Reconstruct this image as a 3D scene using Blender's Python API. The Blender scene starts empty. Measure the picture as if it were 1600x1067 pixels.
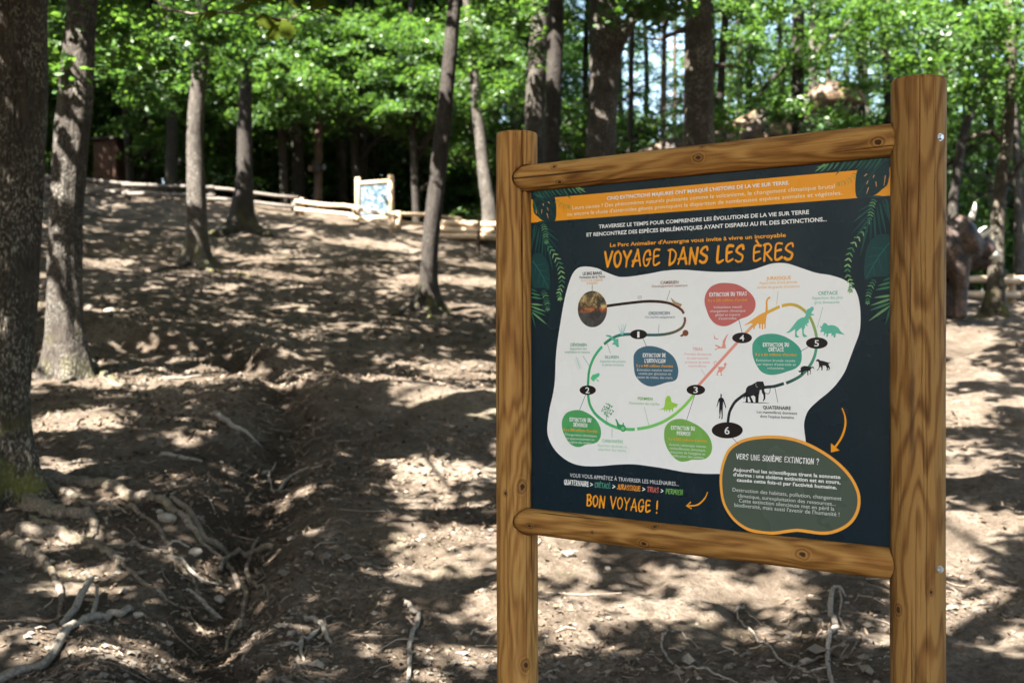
import bpy, math, random
import numpy as np
from mathutils import Vector, Matrix, Euler

scene = bpy.context.scene
COL = scene.collection
R = math.radians

# ------------------------------------------------------------------ camera, sky, sun, exposure
EYE = 1.55                      # eye height above the ground the photographer stands on
FPX = 2050.0                    # focal length in photograph pixels (1600 wide)
cam_d = bpy.data.cameras.new('camera')
cam_d.sensor_width = 36.0
cam_d.lens = FPX / 1600.0 * 36.0
cam_d.clip_start = 0.05
cam_d.clip_end = 2000.0
cam_d.dof.use_dof = True
cam_d.dof.focus_distance = 3.2
cam_d.dof.aperture_fstop = 5.0
cam_d.dof.aperture_blades = 9
cam = bpy.data.objects.new('camera', cam_d)
COL.objects.link(cam)
cam.location = (0, 0, EYE)
cam.rotation_euler = (R(90), 0, 0)
scene.camera = cam

SUN_DIR = Vector((-0.42, -0.46, 0.78)).normalized()      # towards the sun
sun_el = math.asin(SUN_DIR.z)
sun_az = math.atan2(SUN_DIR.x, SUN_DIR.y)                 # clockwise from +Y
world = bpy.data.worlds.new('World')
scene.world = world
world.use_nodes = True
wn = world.node_tree
for n in list(wn.nodes):
    wn.nodes.remove(n)
w_out = wn.nodes.new('ShaderNodeOutputWorld')
w_bg = wn.nodes.new('ShaderNodeBackground')
w_sky = wn.nodes.new('ShaderNodeTexSky')
w_sky.sky_type = 'NISHITA'
w_sky.sun_disc = False
w_sky.sun_elevation = sun_el
w_sky.sun_rotation = sun_az
w_sky.air_density = 1.0
w_sky.dust_density = 2.5
w_sky.ozone_density = 0.6
w_bg.inputs['Strength'].default_value = 0.065
wn.links.new(w_sky.outputs[0], w_bg.inputs[0])
wn.links.new(w_bg.outputs[0], w_out.inputs[0])

sun_d = bpy.data.lights.new('sun', 'SUN')
sun_d.energy = 5.0
sun_d.angle = R(0.5)
sun_d.color = (1.0, 0.95, 0.88)
sun = bpy.data.objects.new('sun', sun_d)
COL.objects.link(sun)
sun.rotation_euler = (-SUN_DIR).to_track_quat('-Z', 'Y').to_euler()
sun.location = (-8, -6, 20)

scene.view_settings.view_transform = 'Standard'
scene.view_settings.look = 'None'
scene.view_settings.exposure = 3.5
scene.view_settings.gamma = 1.0
scene.view_settings.use_curve_mapping = False

scene.render.engine = 'CYCLES'
cy = scene.cycles
cy.use_denoising = True
cy.max_bounces = 7
cy.diffuse_bounces = 4
cy.glossy_bounces = 3
cy.transmission_bounces = 5
cy.transparent_max_bounces = 4
cy.sample_clamp_indirect = 6.0
cy.caustics_reflective = False
cy.caustics_refractive = False

# ------------------------------------------------------------------ helpers
def lin(c):
    return tuple((v / 12.92 if v <= 0.04045 else ((v + 0.055) / 1.055) ** 2.4) for v in (x / 255.0 for x in c))

def link(o, parent=None):
    COL.objects.link(o)
    if parent is not None:
        o.parent = parent
    return o

def tag(o, label=None, cat=None, group=None, kind=None):
    if label: o['label'] = label
    if cat: o['category'] = cat
    if group: o['group'] = group
    if kind: o['kind'] = kind
    return o

def thing(name, loc, label, cat, group=None, rz=0.0):
    o = bpy.data.objects.new(name, None)
    o.empty_display_size = 0.3
    COL.objects.link(o)
    o.location = loc
    o.rotation_euler = (0, 0, rz)
    return tag(o, label, cat, group)

class MB:
    """collects shapes and links them as ONE mesh object"""
    def __init__(self):
        self.v = []; self.f = []; self.mi = []
    def add(self, vs, fs, mi=0):
        b = len(self.v)
        self.v.extend([tuple(p) for p in vs])
        self.f.extend([tuple(i + b for i in f) for f in fs])
        self.mi.extend([mi] * len(fs))
    def box(self, c, s, rot=None, mi=0, bev=0.0):
        x, y, z = s[0] / 2, s[1] / 2, s[2] / 2
        if bev <= 0:
            P = [(-x,-y,-z),(x,-y,-z),(x,y,-z),(-x,y,-z),(-x,-y,z),(x,-y,z),(x,y,z),(-x,y,z)]
            F = [(0,3,2,1),(4,5,6,7),(0,1,5,4),(1,2,6,5),(2,3,7,6),(3,0,4,7)]
        else:
            b = bev
            P = []
            for zz, k in ((-z, b), (-z + b, 0), (z - b, 0), (z, b)):
                P += [(-x+k,-y+k,zz),(x-k,-y+k,zz),(x-k,y-k,zz),(-x+k,y-k,zz)]
            F = [(0,3,2,1),(12,13,14,15)]
            for r in range(3):
                for i in range(4):
                    j = (i + 1) % 4
                    F.append((r*4+i, r*4+j, r*4+4+j, r*4+4+i))
        if rot is not None:
            P = [rot @ Vector(p) for p in P]
        self.add([(p[0]+c[0], p[1]+c[1], p[2]+c[2]) for p in P], F, mi)
    def tube(self, pts, rad, n=10, cap=True, mi=0, wob=0.0, rng=None):
        pts = [Vector(p) for p in pts]
        m = len(pts)
        V = []; F = []
        t0 = (pts[1] - pts[0]).normalized()
        ref = Vector((1, 0, 0)) if abs(t0.x) < 0.8 else Vector((0, 1, 0))
        u = t0.cross(ref).normalized()
        for i, p in enumerate(pts):
            t = (pts[min(i+1, m-1)] - pts[max(i-1, 0)]).normalized()
            u = (u - t * u.dot(t)).normalized()
            w = t.cross(u)
            r = rad[i] if hasattr(rad, '__len__') else rad
            for k in range(n):
                a = 2 * math.pi * k / n
                rr = r * (1 + (rng.uniform(-wob, wob) if rng else 0))
                V.append(p + (u * math.cos(a) + w * math.sin(a)) * rr)
        for i in range(m - 1):
            for k in range(n):
                k2 = (k + 1) % n
                F.append((i*n+k, i*n+k2, (i+1)*n+k2, (i+1)*n+k))
        if cap:
            F.append(tuple(range(n - 1, -1, -1)))
            F.append(tuple(range((m-1)*n, m*n)))
        self.add(V, F, mi)
    def ball(self, c, r, n=10, m=7, mi=0, rot=None, jag=0.0, rng=None):
        V = []; F = []
        for i in range(m + 1):
            ph = math.pi * i / m
            for k in range(n):
                a = 2 * math.pi * k / n
                p = Vector((math.sin(ph)*math.cos(a)*r[0], math.sin(ph)*math.sin(a)*r[1], math.cos(ph)*r[2]))
                if rng and 0 < i < m: p *= 1 + rng.uniform(-jag, jag)
                if rot is not None: p = rot @ p
                V.append(p + Vector(c))
        for i in range(m):
            for k in range(n):
                k2 = (k+1) % n
                F.append((i*n+k, (i+1)*n+k, (i+1)*n+k2, i*n+k2))
        self.add(V, F, mi)
    def mesh(self, name, mats, smooth=True):
        me = bpy.data.meshes.new(name)
        me.from_pydata(self.v, [], self.f)
        for m in (mats if isinstance(mats, (list, tuple)) else [mats]):
            me.materials.append(m)
        if any(self.mi):
            me.polygons.foreach_set('material_index', self.mi)
        me.polygons.foreach_set('use_smooth', [smooth] * len(me.polygons))
        me.update()
        return me
    def build(self, name, mats, parent=None, smooth=True, loc=None, kind=None):
        o = bpy.data.objects.new(name, self.mesh(name, mats, smooth))
        link(o, parent)
        if loc is not None: o.location = loc
        if kind: o['kind'] = kind
        return o

def np_mesh(name, V, F, mat, smooth=False):
    """fast mesh from arrays; F is (M,k)"""
    V = np.ascontiguousarray(V, dtype=np.float32); F = np.ascontiguousarray(F, dtype=np.int32)
    me = bpy.data.meshes.new(name)
    m, k = F.shape
    me.vertices.add(len(V)); me.vertices.foreach_set('co', V.ravel())
    me.loops.add(m * k); me.loops.foreach_set('vertex_index', F.ravel())
    me.polygons.add(m)
    me.polygons.foreach_set('loop_start', np.arange(0, m * k, k, dtype=np.int32))
    me.polygons.foreach_set('use_smooth', np.full(m, smooth, dtype=bool))
    me.update(calc_edges=True)
    me.materials.append(mat)
    return me

def catmull(P, n=8, closed=False):
    P = [np.array(p, float) for p in P]
    out = []
    m = len(P)
    rng_ = range(m) if closed else range(m - 1)
    for i in rng_:
        if closed:
            a, b, c, d = P[(i-1) % m], P[i], P[(i+1) % m], P[(i+2) % m]
        else:
            a, b, c, d = P[max(i-1, 0)], P[i], P[i+1], P[min(i+2, m-1)]
        for k in range(n):
            t = k / n
            out.append(0.5 * ((2*b) + (c-a)*t + (2*a-5*b+4*c-d)*t*t + (3*b-a-3*c+d)*t**3))
    if not closed: out.append(P[-1])
    return out

# ---- value noise
_rs = np.random.RandomState(7)
_TAB = _rs.rand(256, 256).astype(np.float32)
def vnoise(x, y):
    xi = np.floor(x).astype(int); yi = np.floor(y).astype(int)
    fx = x - xi; fy = y - yi
    fx = fx*fx*(3-2*fx); fy = fy*fy*(3-2*fy)
    a = _TAB[xi & 255, yi & 255]; b = _TAB[(xi+1) & 255, yi & 255]
    c = _TAB[xi & 255, (yi+1) & 255]; d = _TAB[(xi+1) & 255, (yi+1) & 255]
    return (a*(1-fx)+b*fx)*(1-fy) + (c*(1-fx)+d*fx)*fy - 0.5
def fbm(x, y, o=3):
    s = 0; a = 1.0; f = 1.0
    for i in range(o):
        s = s + a * vnoise(x*f + 17.3*i, y*f + 5.1*i); a *= 0.5; f *= 2.03
    return s

# ------------------------------------------------------------------ materials
def new_mat(name):
    m = bpy.data.materials.new(name); m.use_nodes = True
    nt = m.node_tree
    for n in list(nt.nodes): nt.nodes.remove(n)
    out = nt.nodes.new('ShaderNodeOutputMaterial')
    return m, nt, out
def N(nt, typ, ins=None, **kw):
    n = nt.nodes.new(typ)
    for k, v in kw.items(): setattr(n, k, v)
    if ins:
        for k, v in ins.items():
            if isinstance(v, bpy.types.NodeSocket): nt.links.new(v, n.inputs[k])
            else: n.inputs[k].default_value = v
    return n
def ramp(nt, fac, stops, interp='LINEAR'):
    n = nt.nodes.new('ShaderNodeValToRGB')
    n.color_ramp.interpolation = interp
    el = n.color_ramp.elements
    el[0].position = stops[0][0]; el[0].color = (*stops[0][1], 1) if len(stops[0][1]) == 3 else stops[0][1]
    el[1].position = stops[-1][0]; el[1].color = (*stops[-1][1], 1)
    for p, c in stops[1:-1]:
        e = el.new(p); e.color = (*c, 1)
    nt.links.new(fac, n.inputs[0])
    return n.outputs[0]
def mixc(nt, fac, a, b, mode='MIX'):
    n = nt.nodes.new('ShaderNodeMix'); n.data_type = 'RGBA'; n.blend_type = mode
    for sock, v in ((n.inputs[0], fac), (n.inputs[6], a), (n.inputs[7], b)):
        if isinstance(v, bpy.types.NodeSocket): nt.links.new(v, sock)
        elif hasattr(v, '__len__'): sock.default_value = (*v[:3], 1)
        else: sock.default_value = v
    return n.outputs[2]
def mth(nt, op, a, b=None, c=None, clamp=False):
    n = nt.nodes.new('ShaderNodeMath'); n.operation = op; n.use_clamp = clamp
    for i, v in enumerate((a, b, c)):
        if v is None: continue
        if isinstance(v, bpy.types.NodeSocket): nt.links.new(v, n.inputs[i])
        else: n.inputs[i].default_value = v
    return n.outputs[0]
def maprange(nt, v, a, b, c=0.0, d=1.0):
    n = nt.nodes.new('ShaderNodeMapRange'); n.interpolation_type = 'SMOOTHSTEP'
    nt.links.new(v, n.inputs[0])
    for i, x in enumerate((a, b, c, d)): n.inputs[i+1].default_value = x
    return n.outputs[0]
def vmap(nt, vec, scale, loc=(0, 0, 0)):
    n = nt.nodes.new('ShaderNodeMapping')
    nt.links.new(vec, n.inputs[0]); n.inputs['Scale'].default_value = scale; n.inputs['Location'].default_value = loc
    return n.outputs[0]
def noise(nt, vec, scale, detail=4, rough=0.55, dist=0.0, out=0):
    n = N(nt, 'ShaderNodeTexNoise', {'Scale': scale, 'Detail': detail, 'Roughness': rough, 'Distortion': dist})
    if vec is not None: nt.links.new(vec, n.inputs['Vector'])
    return n.outputs[out]
def finish(nt, out, color, rough=0.8, bump=None, bdist=0.01, bstr=1.0, spec=0.3, coat=None):
    p = nt.nodes.new('ShaderNodeBsdfPrincipled')
    if isinstance(color, bpy.types.NodeSocket): nt.links.new(color, p.inputs['Base Color'])
    else: p.inputs['Base Color'].default_value = (*color, 1)
    if isinstance(rough, bpy.types.NodeSocket): nt.links.new(rough, p.inputs['Roughness'])
    else: p.inputs['Roughness'].default_value = rough
    p.inputs['Specular IOR Level'].default_value = spec
    if bump is not None:
        b = N(nt, 'ShaderNodeBump', {'Strength': bstr, 'Distance': bdist, 'Height': bump})
        nt.links.new(b.outputs[0], p.inputs['Normal'])
    nt.links.new(p.outputs[0], out.inputs[0])
    return p

def plain(name, c, rough=0.6, spec=0.3, nscale=20, amt=0.25, metal=0.0):
    m, nt, out = new_mat(name)
    tc = N(nt, 'ShaderNodeTexCoord').outputs['Object']
    f = noise(nt, tc, nscale, 4)
    col = mixc(nt, f, tuple(x*(1-amt) for x in c), tuple(min(1, x*(1+amt)) for x in c))
    p = finish(nt, out, col, rough, f, 0.003, 0.3, spec)
    p.inputs['Metallic'].default_value = metal
    return m

def leaf_mat(name, dark, light, trans=0.45, tcol=1.6, gloss=0.03):
    m, nt, out = new_mat(name)
    g = N(nt, 'ShaderNodeNewGeometry')
    oi = N(nt, 'ShaderNodeObjectInfo')
    r = mth(nt, 'ADD', mth(nt, 'MULTIPLY', g.outputs['Random Per Island'], 0.8), mth(nt, 'MULTIPLY', oi.outputs['Random'], 0.2))
    col = ramp(nt, r, [(0.0, dark), (0.55, tuple((a+b)/2 for a, b in zip(dark, light))), (1.0, light)])
    d = N(nt, 'ShaderNodeBsdfDiffuse', {'Color': col})
    tc = mixc(nt, 1.0, col, (tcol, tcol*1.0, tcol*0.45), 'MULTIPLY')
    t = N(nt, 'ShaderNodeBsdfTranslucent', {'Color': tc})
    mx = N(nt, 'ShaderNodeMixShader', {0: trans})
    nt.links.new(d.outputs[0], mx.inputs[1]); nt.links.new(t.outputs[0], mx.inputs[2])
    gl = N(nt, 'ShaderNodeBsdfGlossy', {'Roughness': 0.42, 'Color': (1, 1, 1, 1)})
    mx2 = N(nt, 'ShaderNodeMixShader', {0: gloss})
    nt.links.new(mx.outputs[0], mx2.inputs[1]); nt.links.new(gl.outputs[0], mx2.inputs[2])
    nt.links.new(mx2.outputs[0], out.inputs[0])
    return m

M_LEAF = leaf_mat('beech_leaf', (0.022, 0.058, 0.015), (0.075, 0.140, 0.038), 0.45, 2.1)
M_LEAF2 = leaf_mat('oak_leaf', (0.020, 0.052, 0.015), (0.070, 0.128, 0.036), 0.43, 2.1)
M_OAK = leaf_mat('near_oak_leaf', (0.030, 0.046, 0.007), (0.05, 0.066, 0.009), 0.5, 1.8, 0.0)
M_DEEP = leaf_mat('deep_leaf', (0.022, 0.056, 0.014), (0.07, 0.125, 0.032), 0.4, 2.0, 0.03)
M_SHADE_ROOF_LEAF = leaf_mat('shade_roof_leaf', (0.03, 0.06, 0.012), (0.07, 0.11, 0.02), 0.3, 1.5, 0.03)

def bark_mat(name, c_dark, c_mid, c_lich, lich=0.5, zs=0.22, scale=26, moss=0.5, bd=0.02):
    m, nt, out = new_mat(name)
    tc = N(nt, 'ShaderNodeTexCoord').outputs['Object']
    v = vmap(nt, tc, (1, 1, zs))
    wv = noise(nt, v, scale, 6, 0.62, 0.6)
    vo = N(nt, 'ShaderNodeTexVoronoi', {'Scale': scale*1.15, 'Randomness': 1.0}, feature='DISTANCE_TO_EDGE')
    dv = N(nt, 'ShaderNodeVectorMath', operation='ADD'); nt.links.new(v, dv.inputs[0])
    nc = N(nt, 'ShaderNodeTexNoise', {'Scale': 9.0, 'Detail': 3.0}); nt.links.new(v, nc.inputs['Vector'])
    sc = N(nt, 'ShaderNodeVectorMath', operation='SCALE'); nt.links.new(nc.outputs[1], sc.inputs[0]); sc.inputs['Scale'].default_value = 0.065
    nt.links.new(sc.outputs[0], dv.inputs[1]); nt.links.new(dv.outputs[0], vo.inputs['Vector'])
    edge = maprange(nt, vo.outputs[0], 0.0, 0.22)
    h = mth(nt, 'ADD', mth(nt, 'MULTIPLY', mth(nt, 'ADD', mth(nt, 'MULTIPLY', wv, .6), mth(nt, 'MULTIPLY', noise(nt, vmap(nt, tc, (1, 1, zs*1.8)), scale*3.0, 4, .7), .4)), 1.0), mth(nt, 'MULTIPLY', edge, 0.2))
    col = ramp(nt, h, [(0.25, c_dark), (0.62, c_mid), (0.95, tuple(x*1.5 for x in c_mid))])
    lf = mth(nt, 'MULTIPLY', maprange(nt, noise(nt, tc, 3.1, 5, 0.6), 0.34, 0.62), maprange(nt, noise(nt, vmap(nt, tc, (1, 1, .55)), 60, 3, 0.7), 0.50, 0.62))
    col = mixc(nt, mth(nt, 'MULTIPLY', lf, lich), col, c_lich)
    sep = N(nt, 'ShaderNodeSeparateXYZ'); nt.links.new(tc, sep.inputs[0])
    low = maprange(nt, sep.outputs[2], 0.05, 0.75, 1.0, 0.0)
    mf = mth(nt, 'MULTIPLY', mth(nt, 'MULTIPLY', low, maprange(nt, noise(nt, tc, 5, 4), 0.45, 0.62)), moss)
    col = mixc(nt, mf, col, (0.085, 0.085, 0.018))
    finish(nt, out, col, 0.9, h, bd, 1.0, 0.2)
    return m
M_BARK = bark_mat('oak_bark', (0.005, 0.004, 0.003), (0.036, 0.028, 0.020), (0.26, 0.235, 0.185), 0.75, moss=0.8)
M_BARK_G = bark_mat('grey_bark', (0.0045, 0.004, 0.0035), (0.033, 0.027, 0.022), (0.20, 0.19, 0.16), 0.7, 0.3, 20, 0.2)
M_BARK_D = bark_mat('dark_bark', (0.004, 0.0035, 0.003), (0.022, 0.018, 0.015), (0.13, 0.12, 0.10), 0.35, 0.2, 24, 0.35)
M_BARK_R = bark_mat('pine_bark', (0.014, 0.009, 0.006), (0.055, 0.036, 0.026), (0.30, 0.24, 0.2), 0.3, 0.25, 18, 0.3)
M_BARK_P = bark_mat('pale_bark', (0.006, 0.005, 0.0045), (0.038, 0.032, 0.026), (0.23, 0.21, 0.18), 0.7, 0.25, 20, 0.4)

def ground_mat():
    m, nt, out = new_mat('forest_floor')
    tc = N(nt, 'ShaderNodeTexCoord').outputs['Object']
    big = noise(nt, tc, 0.55, 4, 0.6)
    mid = noise(nt, tc, 3.2, 5, 0.62, 0.4)
    fine = noise(nt, tc, 26, 6, 0.7)
    grit = noise(nt, tc, 95, 3, 0.7)
    col = ramp(nt, mth(nt, 'ADD', mth(nt, 'MULTIPLY', big, 0.45), mth(nt, 'MULTIPLY', mid, 0.55)),
               [(0.36, (0.034, 0.025, 0.017)), (0.47, (0.078, 0.061, 0.045)), (0.60, (0.142, 0.115, 0.089)), (0.75, (0.22, 0.184, 0.147))])
    col = mixc(nt, maprange(nt, fine, 0.40, 0.56, 0.75, 0.0), col, (0.05, 0.036, 0.024))
    col = mixc(nt, maprange(nt, grit, 0.60, 0.74, 0.0, 0.5), col, (0.34, 0.29, 0.235))
    at = N(nt, 'ShaderNodeAttribute', attribute_name='humus_shade')      # moist leaf mould in the rut, its shade painted into the same dark tone
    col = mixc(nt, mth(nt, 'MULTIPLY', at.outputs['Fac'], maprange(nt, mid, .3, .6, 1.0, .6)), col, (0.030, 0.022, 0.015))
    mo = mth(nt, 'MULTIPLY', maprange(nt, noise(nt, tc, 0.9, 4, 0.6), 0.60, 0.70), maprange(nt, fine, 0.45, 0.6))
    col = mixc(nt, mth(nt, 'MULTIPLY', mo, 0.4), col, (0.075, 0.08, 0.03))
    h = mth(nt, 'ADD', mth(nt, 'MULTIPLY', mid, 0.9), mth(nt, 'ADD', mth(nt, 'MULTIPLY', fine, 0.5), mth(nt, 'MULTIPLY', grit, 0.16)))
    finish(nt, out, col, 0.95, h, 0.06, 1.0, 0.15)
    return m
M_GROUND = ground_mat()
M_STONE = plain('field_stone', (0.13, 0.112, 0.092), 0.85, 0.2, 14, 0.4)
M_STONE_P = plain('pale_stone', (0.21, 0.185, 0.15), 0.85, 0.2, 14, 0.3)
M_ROOT = bark_mat('root_bark', (0.025, 0.019, 0.014), (0.12, 0.095, 0.072), (0.26, 0.235, 0.2), 0.45, 1.0, 22, 0.2, 0.006)
M_STICK = bark_mat('dead_stick', (0.04, 0.034, 0.027), (0.18, 0.156, 0.128), (0.32, 0.30, 0.26), 0.5, 1.0, 30, 0.0, 0.003)
M_STICK_D = bark_mat('dark_stick', (0.025, 0.02, 0.016), (0.10, 0.08, 0.062), (0.22, 0.2, 0.17), 0.4, 1.0, 30, 0.0, 0.003)

def litter_mat(name, stops):
    m, nt, out = new_mat(name)
    g = N(nt, 'ShaderNodeNewGeometry')
    col = ramp(nt, g.outputs['Random Per Island'], stops)
    finish(nt, out, col, 0.8, None, spec=0.2)
    return m
M_LITTER = litter_mat('dead_leaf', [(0.0, (0.045, 0.03, 0.018)), (0.4, (0.085, 0.058, 0.037)), (0.8, (0.12, 0.088, 0.06)), (1.0, (0.18, 0.138, 0.10))])
M_TWIG = litter_mat('twig', [(0.0, (0.07, 0.05, 0.035)), (0.5, (0.13, 0.10, 0.075)), (1.0, (0.23, 0.19, 0.15))])
M_GRAVEL = litter_mat('pebble', [(0.0, (0.08, 0.068, 0.055)), (0.6, (0.11, 0.093, 0.074)), (1.0, (0.19, 0.163, 0.13))])
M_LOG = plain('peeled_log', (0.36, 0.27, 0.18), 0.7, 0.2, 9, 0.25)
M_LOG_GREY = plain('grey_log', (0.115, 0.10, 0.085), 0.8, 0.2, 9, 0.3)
M_LOG_END = plain('log_end', (0.52, 0.37, 0.22), 0.8, 0.2, 30, 0.25)
# ------------------------------------------------------------------ terrain
# heights measured along lines of sight: bearing (photograph column) against depth
_YK = [0, 4, 6, 8, 10, 12.5, 16, 19, 24, 29, 33, 36, 45, 60, 90, 200]
_COLS = [0, 300, 600, 770, 1100, 1550]
_HK = [
    [0, .05, .20, .51, .88, 1.30, 1.88, 2.45, 3.40, 4.50, 5.28, 6.00, 7.5, 8.6, 10.0, 13.0],
    [0, .05, .20, .50, .84, 1.25, 1.76, 2.20, 2.95, 4.00, 5.08, 5.60, 6.8, 7.8, 9.0, 11.0],
    [0, .05, .20, .48, .78, 1.14, 1.60, 1.98, 2.75, 3.75, 4.57, 4.85, 5.2, 5.5, 6.0, 7.5],
    [0, .05, .20, .46, .76, 1.10, 1.56, 1.93, 2.62, 3.50, 4.06, 4.30, 4.6, 4.9, 5.2, 6.0],
    [0, .05, .20, .44, .70, 1.03, 1.50, 1.85, 2.40, 2.90, 3.20, 3.35, 3.6, 3.8, 4.0, 4.0],
    [0, .05, .20, .44, .68, 1.02, 1.45, 1.78, 2.13, 2.40, 2.60, 2.72, 3.0, 3.2, 3.3, 3.0],
]
_yy = np.linspace(0, 200, 801); _pp = np.linspace(-400, 2000, 121)
_tab = np.array([np.interp(_yy, _YK, h) for h in _HK])
_tab = np.array([[np.interp(p, _COLS, _tab[:, j]) for j in range(len(_yy))] for p in _pp])
def _blur(a, k, ax):
    pad = [(0, 0), (0, 0)]; pad[ax] = (k, k)
    ker = np.ones(2*k+1)/(2*k+1)
    return np.apply_along_axis(lambda v: np.convolve(v, ker, mode='valid'), ax, np.pad(a, pad, mode='edge'))
for _ in range(2):
    _tab = _blur(_tab, 3, 0); _tab = _blur(_tab, 2, 1)
def base_h(X, Y):
    X = np.asarray(X, float); Y = np.asarray(Y, float)
    p = 800 + FPX * X / np.maximum(Y, 3.0)
    a = np.clip((p + 400) / 20.0, 0, 119.999); b = np.clip(Y / 0.25, 0, 799.999)
    i = a.astype(int); j = b.astype(int); fa = a - i; fb = b - j
    h = (_tab[i, j]*(1-fa) + _tab[i+1, j]*fa)*(1-fb) + (_tab[i, j+1]*(1-fa) + _tab[i+1, j+1]*fa)*fb
    return h + np.minimum(Y, 0) * 0.03
def spot(px, py):
    """where the line of sight through a photograph pixel meets the smooth ground"""
    lo, hi = 4.0, 70.0
    f = lambda Y: 533.5 + FPX * (EYE - float(base_h((px-800)/FPX*Y, Y))) / Y
    Y = lo
    while Y < hi and f(Y) > py: Y += 0.05
    return (px - 800) / FPX * Y, Y
# the small eroded gully that runs down the slope, with a bank above it
_gul = [spot(*p) for p in ((330, 535), (400, 572), (432, 605), (442, 650), (432, 715), (405, 790), (375, 860), (345, 935), (318, 1000), (300, 1060))]
_gul = np.array([_gul[0]] + [tuple(p) for p in _gul])
_gd = np.array(catmull(_gul, 6))
_bank = np.array(catmull([spot(*p) for p in ((90, 520), (180, 528), (260, 538), (330, 546), (400, 560))], 6))
_mnd = [(spot(600, 632), 1.1, 0.5, 0.16), (spot(650, 690), 0.8, 0.35, 0.05), (spot(150, 690), 1.0, 0.5, 0.06), (spot(430, 620), .45, .3, .12)]
def ground_np(X, Y):
    X = np.asarray(X, float); Y = np.asarray(Y, float)
    h = base_h(X, Y)
    w = np.clip((Y - 2) / 3, 0, 1)
    h = h + w * (0.17 * fbm(X*0.45, Y*0.45, 2) + 0.085 * fbm(X*1.9+9, Y*1.9, 3))
    near = np.clip((34 - Y) / 12, 0, 1) * w
    h = h + near * 0.035 * fbm(X*7.0, Y*7.0, 3)
    near = np.clip((17 - Y) / 6, 0, 1) * w
    h = h + near * 0.022 * np.maximum(fbm(X*19.0, Y*19.0, 2), -0.3)
    flat = (X > -7) & (X < 2) & (Y > 3.5) & (Y < 17)
    if flat.any():
        xs = X[flat]; ys = Y[flat]
        d = np.full(xs.shape, 1e9); e = np.full(xs.shape, 1e9); sy = np.zeros(xs.shape)
        for q in _gd: d = np.minimum(d, (xs-q[0])**2 + (ys-q[1])**2)
        for q in _bank:
            dd = (xs-q[0])**2 + ((ys-q[1]))**2
            c = dd < e; e = np.where(c, dd, e); sy = np.where(c, ys-q[1], sy)
        dh = -0.13*np.exp(-d/0.04) + 0.035*np.exp(-(np.sqrt(d)-0.42)**2/0.03) - .05*np.exp(-d/.35)
        st = 1/(1+np.exp(-sy/0.06))
        dh = dh + 0.20*(st)*np.exp(-np.maximum(sy, 0)/1.2)*np.exp(-np.maximum(np.sqrt(e)-np.abs(sy)-.02, 0)/0.25) - 0.05*(1-st)*np.exp(-e/0.15)
        for (c, rx, ry, a) in _mnd:
            dh = dh + a*np.exp(-((xs-c[0])/rx)**2 - ((ys-c[1])/ry)**2)
        h = h.copy(); h[flat] += dh
    return h
def ground(x, y):
    return float(ground_np(np.array([x]), np.array([y]))[0])
def gp(px, py, lift=0.0):
    x, y = spot(px, py)
    return Vector((x, y, ground(x, y) + lift))

def _axis(segs):
    out = [segs[0][0]]
    for a, b, s in segs:
        n = max(1, int(round((b-a)/s))); out += list(np.linspace(a, b, n+1)[1:])
    return np.array(out)
gx = _axis([(-600, -120, 60), (-120, -30, 6), (-30, -13, .5), (-13, -4, .12), (-4, 4.5, .058), (4.5, 13, .13), (13, 30, .6), (30, 120, 6), (120, 600, 60)])
gy = _axis([(-400, -40, 60), (-40, 0, 2.5), (0, 4.2, .3), (4.2, 10, .042), (10, 18, .075), (18, 36, .14), (36, 60, .8), (60, 150, 6), (150, 900, 75)])
GX, GY = np.meshgrid(gx, gy)
GZ = ground_np(GX.ravel(), GY.ravel())
nx, ny = len(gx), len(gy)
I = (np.arange(ny-1)[:, None]*nx + np.arange(nx-1)[None, :]).ravel()
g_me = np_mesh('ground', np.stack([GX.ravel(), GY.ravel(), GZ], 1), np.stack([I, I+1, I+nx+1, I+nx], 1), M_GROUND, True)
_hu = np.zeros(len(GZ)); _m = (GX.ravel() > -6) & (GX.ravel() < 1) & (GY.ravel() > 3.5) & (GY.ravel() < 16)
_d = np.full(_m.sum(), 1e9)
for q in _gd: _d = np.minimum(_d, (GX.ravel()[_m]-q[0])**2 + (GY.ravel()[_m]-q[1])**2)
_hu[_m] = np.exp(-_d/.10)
_at = g_me.attributes.new('humus_shade', 'FLOAT', 'POINT'); _at.data.foreach_set('value', _hu.astype(np.float32))
ground_o = link(bpy.data.objects.new('ground', g_me)); ground_o['kind'] = 'structure'

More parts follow.
